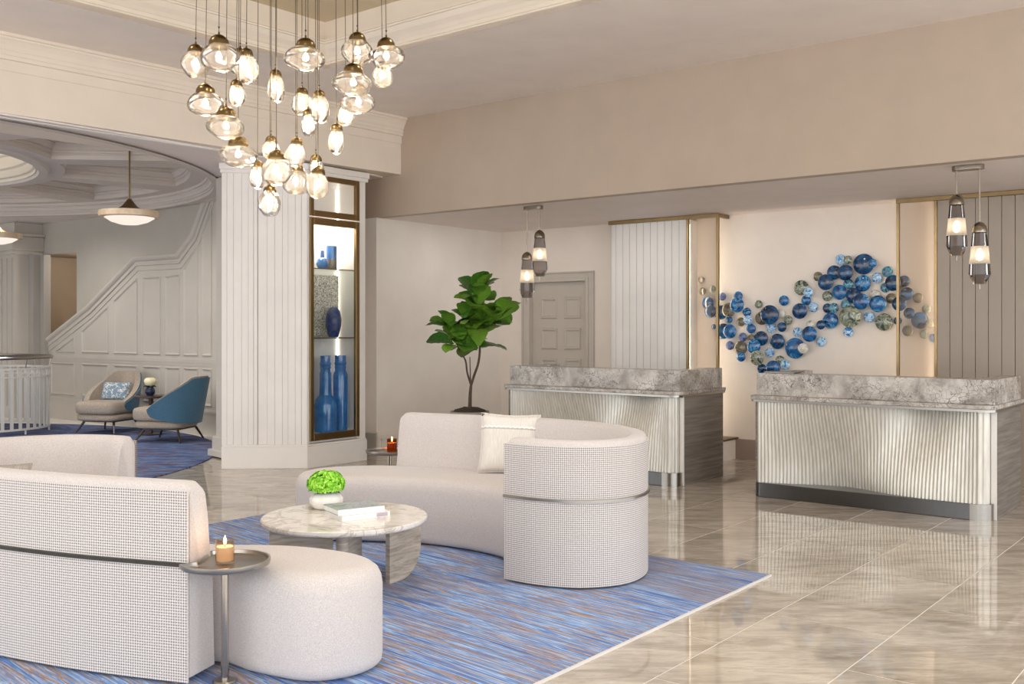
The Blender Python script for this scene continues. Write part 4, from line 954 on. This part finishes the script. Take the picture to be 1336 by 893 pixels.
def book(label, l, d, z, w, dp, h, rz, cover, spine):
    x, y = LD(l, d); t = thing('book', label, 'book', (x, y, z), YAW + rz)
    obj('pages', MB().box(-w / 2 + .004, w / 2 - .004, -dp / 2 + .004, dp / 2 - .004, .003, h - .003), 'paper_white', t)
    obj('cover', MB().box(-w / 2, w / 2, -dp / 2, dp / 2, h - .0029, h).box(-w / 2, w / 2, -dp / 2, dp / 2, 0, .0029), cover, t)
    obj('spine', MB().box(-w / 2, w / 2, -dp / 2 - .002, -dp / 2 + .003, 0, h), 'paper_white', t)
    if spine:
        obj('spine_label', MB().box(w / 2 - .085, w / 2 - .015, -dp / 2 - .0035, -dp / 2 - .0021, .004, h - .004), 'paper_mauve', t)
book('white book with a mauve spine label, lower of the two on the coffee table', -.895, 5.80, zz, .30, .23, .030, .62, 'paper_white', True)
book('grey covered book on top of the white one on the coffee table', -.915, 5.80, zz + .0305, .285, .225, .032, .56, 'bookcover', False)

# ================================================================== FIDDLE LEAF FIG
pb_ = at_d(613, 533, 10.6); fx, fy = pb_.x, pb_.y
pt = thing('potted_fig', 'fiddle leaf fig tree with glossy green leaves behind the far sofa', 'potted plant', (fx, fy, 0))
obj('pot', MB().lathe([(0, 0), (.15, 0), (.17, .02), (.205, .60), (.205, .62), (.19, .62), (.185, .58), (0, .58)], 40), 'pot_grey', pt, smooth=35)
mb = MB(); rows = []
for r, z in ((.186, .60), (.16, .635), (.1, .655), (.05, .66), (.001, .662)):
    rows.append([(r * math.cos(a), r * math.sin(a), z + .012 * noise.noise(Vector((math.cos(a) * r * 30, math.sin(a) * r * 30, z)))) for a in [2 * PI * k / 30 for k in range(30)]])
obj('soil', mb.rings(rows, True, False, True), 'soil', pt, smooth=True)
def loc3(x, y, D): p = at_d(x, y, D); return Vector((p.x - fx, p.y - fy, p.z))
trunks = [[(613, 534, 10.6), (613.5, 515, 10.6), (614.5, 503, 10.6)], [(614.5, 503, 10.6), (619, 489, 10.58), (624, 474, 10.57), (626, 455, 10.6), (624, 430, 10.62), (628, 405, 10.6), (626, 388, 10.6)],
          [(614.5, 503, 10.6), (609.5, 486, 10.65), (607, 470, 10.68), (597, 452, 10.7), (592, 430, 10.72)], [(614, 503, 10.6), (613.5, 485, 10.62), (613, 466, 10.65)], [(625, 440, 10.6), (638, 428, 10.55), (648, 418, 10.5)]]
for k, tr in enumerate(trunks):
    P = spline([loc3(*q) for q in tr], 5); nP = len(P); ra = (.021, .014, .011, .007, .009)[k]
    obj('trunk' if k == 0 else 'branch', MB().tube(P, [ra * (1 - .35 * i / nP) for i in range(nP)], 8), 'bark', pt, smooth=True)
def leafmesh():
    mb = MB(); n = 12; v = []; f = []
    for i in range(n + 1):
        t_ = i / n; w = (max(0, math.sin(PI * t_ ** 1.25)) ** .55) * (.66 + .42 * t_) * .40 + (.012 if i == 0 else 0)
        z = .10 * math.sin(PI * t_) - .10 * t_ * t_
        for s in (-1, -.5, 0, .5, 1): v.append((t_, s * w, z + .16 * abs(s) * w * 1.6 + .012 * math.sin(i * 2.3 + s * 3)))
    for i in range(n):
        for s in range(4): a = i * 5 + s; f.append((a, a + 1, a + 6, a + 5))
    return mb.add(v, f)
leaf0 = None; rnd = random.Random(11)
tips = [(626, 390, 10.6, 9), (622, 404, 10.6, 8), (630, 418, 10.58, 8), (648, 420, 10.5, 11), (592, 432, 10.72, 9), (596, 450, 10.7, 8), (608, 455, 10.68, 6), (626, 440, 10.6, 9), (625, 455, 10.6, 4), (612, 425, 10.64, 7)]
for (x, y, D, cnt) in tips:
    b = loc3(x, y, D); ph0 = rnd.uniform(0, 6.28)
    for k in range(int(cnt * 1.25)):
        a = ph0 + k * 2.4; el = rnd.uniform(-.25, 1.1); Ls = rnd.uniform(.22, .32)
        d = Vector((math.cos(a) * math.cos(el), math.sin(a) * math.cos(el), math.sin(el)))
        if leaf0 is None: leaf0 = o = obj('leaf', leafmesh(), 'leaf', pt, smooth=80)
        else: o = share(leaf0, 'leaf', pt)
        q = d.to_track_quat('X', 'Z'); o.rotation_euler = (q.to_matrix().to_4x4() @ Matrix.Rotation(rnd.uniform(-.6, .6), 4, 'X')).to_euler()
        o.location = b + d * .03; o.scale = (Ls, Ls * rnd.uniform(.9, 1.15), Ls)

# ================================================================== CLUSTER CHANDELIER
ccx, ccy = LD(-1.29, 5.85); ZL = ZT
ch = thing('cluster_chandelier', 'cluster chandelier of glowing clear glass drops with bronze caps on wires', 'chandelier', (ccx, ccy, ZL))
obj('canopy', MB().lathe([(0, -.06), (.72, -.06), (.74, -.05), (.74, -.001), (0, -.0005)], 64), 'brass_satin', ch, smooth=30)
PD = """165 250 115 100 165 190 5.85|255 225 150 108 258 158 5.55|338 250 70 90 345 185 6.15|362 265 92 112 370 190 5.7|323 370 70 82 323 312 5.95|203 405 138 92 203 330 5.75|283 495 145 92 283 427 5.6|330 605 150 86 325 535 5.65|475 345 70 108 475 265 5.8|592 230 160 92 594 155 5.5|793 205 125 98 797 125 5.7|905 222 130 88 905 155 5.75|890 297 85 78 895 225 6.05|777 327 155 92 780 260 5.55|797 400 135 82 797 335 5.8|748 450 70 72 730 390 6.1|578 402 85 84 590 348 6.05|645 425 80 108 645 350 5.75|602 485 65 86 597 415 6.0|712 550 65 98 712 480 5.85|458 582 75 70 458 520 6.05|558 602 80 92 560 520 5.7|478 665 125 106 480 590 5.5|405 690 62 92 405 625 5.9|553 708 120 92 563 645 5.85|632 655 62 70 632 617 6.1|640 720 100 98 640 652 5.55|453 790 92 100 453 713 5.6"""
for q in PD.split('|'):
    gx, gy, w, h, capx_, capy, D = [float(v) for v in q.split()]
    k = .3358; p = at_d(200 + gx * k, gy * k, D); s = D / FPX * k; W_, H_ = w * s / 2, h * s
    x, y = p.x - ccx, p.y - ccy; zc = p.z - ZL; cr = min(.058, max(.036, .28 * w * s)); zt_ = zc + H_ / 2
    ctop = zt_ + cr * .35
    wide = w / h > 1.2; sd = gx * .37
    prof = []
    for i in range(15):
        t_ = i / 14; ang = PI * t_; r_ = math.sin(ang) ** (.8 if not wide else .95) * W_; z_ = zc - H_ / 2 + H_ * (1 - math.cos(ang)) / 2
        if not wide: r_ *= 1.06 - .22 * t_
        if t_ > .5: r_ = max(r_, cr * .86)
        prof.append((r_, z_))
    prof = [(0.0, prof[0][1])] + prof[1:]
    tilt = Matrix.Rotation(.10 * math.sin(sd), 3, 'X') @ Matrix.Rotation(.10 * math.cos(sd * 1.7), 3, 'Y')
    prof2 = [(r_, z_ - zt_) for r_, z_ in prof]
    gm = MB(); nn = 28; rs = []
    for (r_, z_) in prof2:
        rs.append([tilt @ Vector((r_ * math.cos(a), r_ * math.sin(a), z_)) * (1 + .035 * math.sin(3 * a + z_ * 40 + sd)) + Vector((x, y, zt_)) for a in [2 * PI * j / nn for j in range(nn)]])
    gm.rings(rs, True, True, False)
    g = obj('glass_drop', gm, 'glass_pendant', ch, smooth=60)
    obj('cap', MB().lathe([(cr * .98, zt_ - cr * .35), (cr, zt_ - cr * .2), (cr * .93, zt_ + cr * .25), (cr * .72, zt_ + cr * .6), (cr * .4, zt_ + cr * .82), (.006, zt_ + cr * .9), (.005, zt_ + cr * 1.15), (0, zt_ + cr * 1.16)], 24, (x, y, 0)), 'cap_bronze', g, smooth=40)
    bz = zc + H_ * .05; br_ = min(.017, H_ * .2)
    obj('bulb', MB().lathe([(0, bz - br_), (br_ * .8, bz - br_ * .6), (br_, bz), (br_ * .6, bz + br_ * .8), (.005, bz + br_ * 1.5), (0, bz + br_ * 1.51)], 12, (x, y, 0)), 'bulb', g, smooth=True)
    obj('socket', MB().lathe([(.006, bz + br_ * 1.52), (.007, zt_ - cr * .4), (.012, zt_ - cr * .34), (.012, zt_ - cr * .0)], 10, (x, y, 0)), 'brass_satin', g, smooth=True)
    obj('cord', MB().tube([(x, y, zt_ + cr * 1.1), (x * .97, y * .97, -.065)], .0022, 6), 'dark_wire', g)
    obj('cord_knob', MB().lathe([(0, zt_ + cr * 1.5), (.005, zt_ + cr * 1.52), (.005, zt_ + cr * 1.65), (0, zt_ + cr * 1.67)], 8, (x, y, 0)), 'gunmetal', g)

# ================================================================== STAIR HALL FURNITURE
def bowl_lamp(label, px_, py_, D, group=None):
    p = at_d(px_, py_, D); t = thing('bowl_pendant', label, 'pendant light', (p.x, p.y, p.z))
    obj('glass_bowl', MB().lathe([(0, -.115), (.10, -.105), (.20, -.075), (.27, -.03), (.295, 0), (.29, .004), (.2, .0), (0, -.002)], 48), 'bowl_glow', t, smooth=40)
    obj('rim', MB().lathe([(.29, -.028), (.33, -.022), (.335, .02), (.325, .045), (.30, .045), (.297, .006)], 48), 'alabaster', t, smooth=35)
    obj('cone', MB().lathe([(.31, .046), (.16, .055), (.085, .10), (.045, .15), (.02, .185), (0, .187)], 40), 'bronze', t, smooth=50)
    zt = ZK + .18 - p.z
    obj('stem', MB().lathe([(.010, .187), (.010, zt - .04)], 10), 'bronze', t, smooth=True)
    obj('canopy', MB().lathe([(.012, zt - .04), (.05, zt - .02), (.055, zt - .003), (0, zt - .002)], 20), 'bronze', t, smooth=35)
bowl_lamp('alabaster bowl pendant hanging on a bronze stem over the stair hall', 169, 281, 11.4)
bowl_lamp('alabaster bowl pendant cut by the left edge of the picture', -4, 309, 14.3)

def armchair(label, loc, rz, pillow_label):
    t = thing('armchair', label, 'armchair', loc, rz)      # faces -Y
    def shell(off, ztrim, mat, name, thick):
        rows = []; n = 36
        for side in (0, 1):
            pass
        outer = []; inner = []
        for k in range(n + 1):
            a = math.radians(-118 + 236 * k / n); b = abs(a)
            top = .86 - .02 * b if b < .55 else .849 - .40 * ((b - .55) / (math.radians(118) - .55)) ** .85
            bot = .24 + .10 * (b / math.radians(118)) ** 2
            rr = []
            for j in range(7):
                s = j / 6; z = bot + (top - ztrim - bot) * s; lean = .04 + .13 * s * math.cos(a) ** 2 * (1 if math.cos(a) > 0 else 0)
                rx, ry = .36 + .05 * s - off, .33 + lean - off
                rr.append((rx * math.sin(a), ry * math.cos(a), z))
            q = []
            for j in range(6, -1, -1):
                p = rr[j]; d = Vector((p[0], p[1], 0)).normalized() * thick; q.append((p[0] - d.x, p[1] - d.y, p[2]))
            rows.append(rr + q)
        return obj(name, MB().rings(rows), mat, t, smooth=50)
    shell(0, .02, 'fabric_teal', 'outer_shell', .022)
    shell(.0225, .0, 'fabric_oatmeal', 'inner_back', .075)
    def puff(name, z0, z1, ry0, ry1, rx, mat):
        P = [Vector(p) for p in rrect(-rx, rx, ry0, ry1, (.16, .16, .2, .2), 6)]; rr = []
        for o, s in ((.05, 0), (.012, .1), (0, .3), (0, .7), (.015, .9), (.06, 1)): rr.append([(q.x, q.y, z0 + (z1 - z0) * s) for q in offset_poly(P, o)])
        return obj(name, MB().rings(rr), mat, t, smooth=60)
    puff('seat_base', .18, .275, -.42, .26, .33, 'fabric_oatmeal'); puff('seat_cushion', .276, .45, -.45, .24, .335, 'fabric_oatmeal')
    obj('leg_frame', MB().box(-.25, .25, -.30, .20, .160, .179), 'dark_wood', t)
    for sx in (-1, 1):
        for yy, kk in ((-.31, -.06), (.22, .05)):
            obj('leg', MB().tube([(sx * .24, yy * .9, .160), (sx * .31, yy + kk, 0.006)], [.018, .011], 10), 'dark_wood', t, smooth=35)
    return t
z0 = .0125
a1 = at_z(146, 556, 0); c1 = (-13.44, 7.76, z0); armchair('oatmeal armchair facing the viewer, beside the small round table', c1, math.radians(24), '')
c2 = (-11.72, 7.64, z0); armchair('armchair with a teal blue outer shell turned to the left', c2, math.radians(-62), '')
def ahead(c, rz, f, r=0.0): return (c[0] + math.sin(rz) * f + math.cos(rz) * r, c[1] - math.cos(rz) * f + math.sin(rz) * r)
x, y = ahead(c1, math.radians(24), -.06); cushion('lumbar_cushion', 'blue lumbar cushion with white leaf print on the oatmeal armchair', (x, y, .455), .46, .27, .12, 'fabric_leafprint', (-.3, 0, math.radians(24)))
x, y = ahead(c2, math.radians(-62), -.06); cushion('lumbar_cushion', 'blue lumbar cushion half hidden in the teal armchair', (x, y, .455), .44, .27, .12, 'fabric_leafprint', (-.3, 0, math.radians(-62)))
tp = at_d(197, 515, 14.0); st = thing('side_table', 'small round dark wood side table between the two armchairs', 'side table', (tp.x, tp.y, z0))
obj('table_top', MB().lathe([(0, .515), (.22, .515), (.235, .52), (.235, .538), (.225, .545), (0, .545)], 40), 'dark_wood', st, smooth=35)
obj('pedestal', MB().lathe([(.03, .02), (.025, .3), (.035, .5), (.06, .5149)], 20), 'dark_wood', st, smooth=35)
obj('foot', MB().lathe([(0, 0), (.16, 0), (.165, .012), (.03, .0199), (0, .0199)], 32), 'dark_wood', st, smooth=35)
fv = thing('bud_vase', 'tiny navy vase on the dark side table', 'vase', (tp.x + .01, tp.y - .02, z0 + .5455))
obj('body', MB().lathe([(0, 0), (.04, 0), (.068, .04), (.066, .08), (.045, .115), (.05, .13), (.044, .13), (0, .115)], 24), 'navy_ceramic', fv, smooth=40)
fr = thing('rose', 'cream rose in the tiny navy vase', 'flower', (tp.x + .01, tp.y - .02, z0 + .662))
obj('bloom', MB().lathe([(0, .0), (.03, .01), (.07, .045), (.085, .08), (.07, .115), (.045, .13), (0, .128)], 24, wob=lambda a, z: 1 + .10 * math.sin(5 * a + z * 40)), 'petal_cream', fr, smooth=60)
for k in range(4):
    a = k * 1.6 + .4; d = Vector((math.cos(a), math.sin(a), 0)); s_ = Vector((-d.y, d.x, 0)); b = Vector((0, 0, .006))
    obj('leaf', MB().add([b, b + d * .05 + s_ * .025 + Vector((0, 0, .02)), b + d * .11 + Vector((0, 0, .0)), b + d * .05 - s_ * .025 + Vector((0, 0, .02))], [(0, 1, 2, 3)]), 'dark_leaf', fr)

# curved white balustrade of the stair well
rcx, rcy = LD(-7.56, 14.35); RR = .86
bal = thing('balustrade', 'curved white metal balustrade at the far left edge', 'railing', (rcx, rcy, z0))
def arc(r, z, n=60): return [(r * math.cos(2 * PI * k / n), r * math.sin(2 * PI * k / n), z) for k in range(n)]
obj('top_rail', MB().tube(arc(RR + .03, 1.07), .026, 8, True), 'steel_brushed', bal, smooth=True)
def hoop(r0, r1, z0_, z1_, n=72): 
    mb = MB(); mb.rings([[(r * math.cos(2 * PI * k / n), r * math.sin(2 * PI * k / n), z) for k in range(n)] for r, z in ((r0, z0_), (r1, z0_), (r1, z1_), (r0, z1_), (r0, z0_))], True, False, False); return mb
obj('upper_hoop', hoop(RR - .02, RR + .02, .90, .925), 'rail_white', bal); obj('upper_hoop', hoop(RR - .02, RR + .02, .79, .81), 'rail_white', bal); obj('lower_hoop', hoop(RR - .02, RR + .02, .06, .085), 'rail_white', bal)
b0 = None
for k in range(44):
    a = 2 * PI * k / 44
    if b0 is None: b0 = o = obj('baluster', MB().box(-.008, .008, -.022, .022, .0855, .8995), 'rail_white', bal)
    else: o = share(b0, 'baluster', bal)
    o.location = (RR * math.cos(a), RR * math.sin(a), 0); o.rotation_euler = (0, 0, a)
for k in range(8):
    a = 2 * PI * (k + .3) / 8; obj('rail_post', MB().tube([(RR * math.cos(a), RR * math.sin(a), .926), ((RR + .03) * math.cos(a), (RR + .03) * math.sin(a), 1.046)], .01, 8), 'steel_brushed', bal)
    obj('foot', MB().tube([(RR * math.cos(a), RR * math.sin(a), 0), (RR * math.cos(a), RR * math.sin(a), .0595)], .014, 8), 'rail_white', bal)
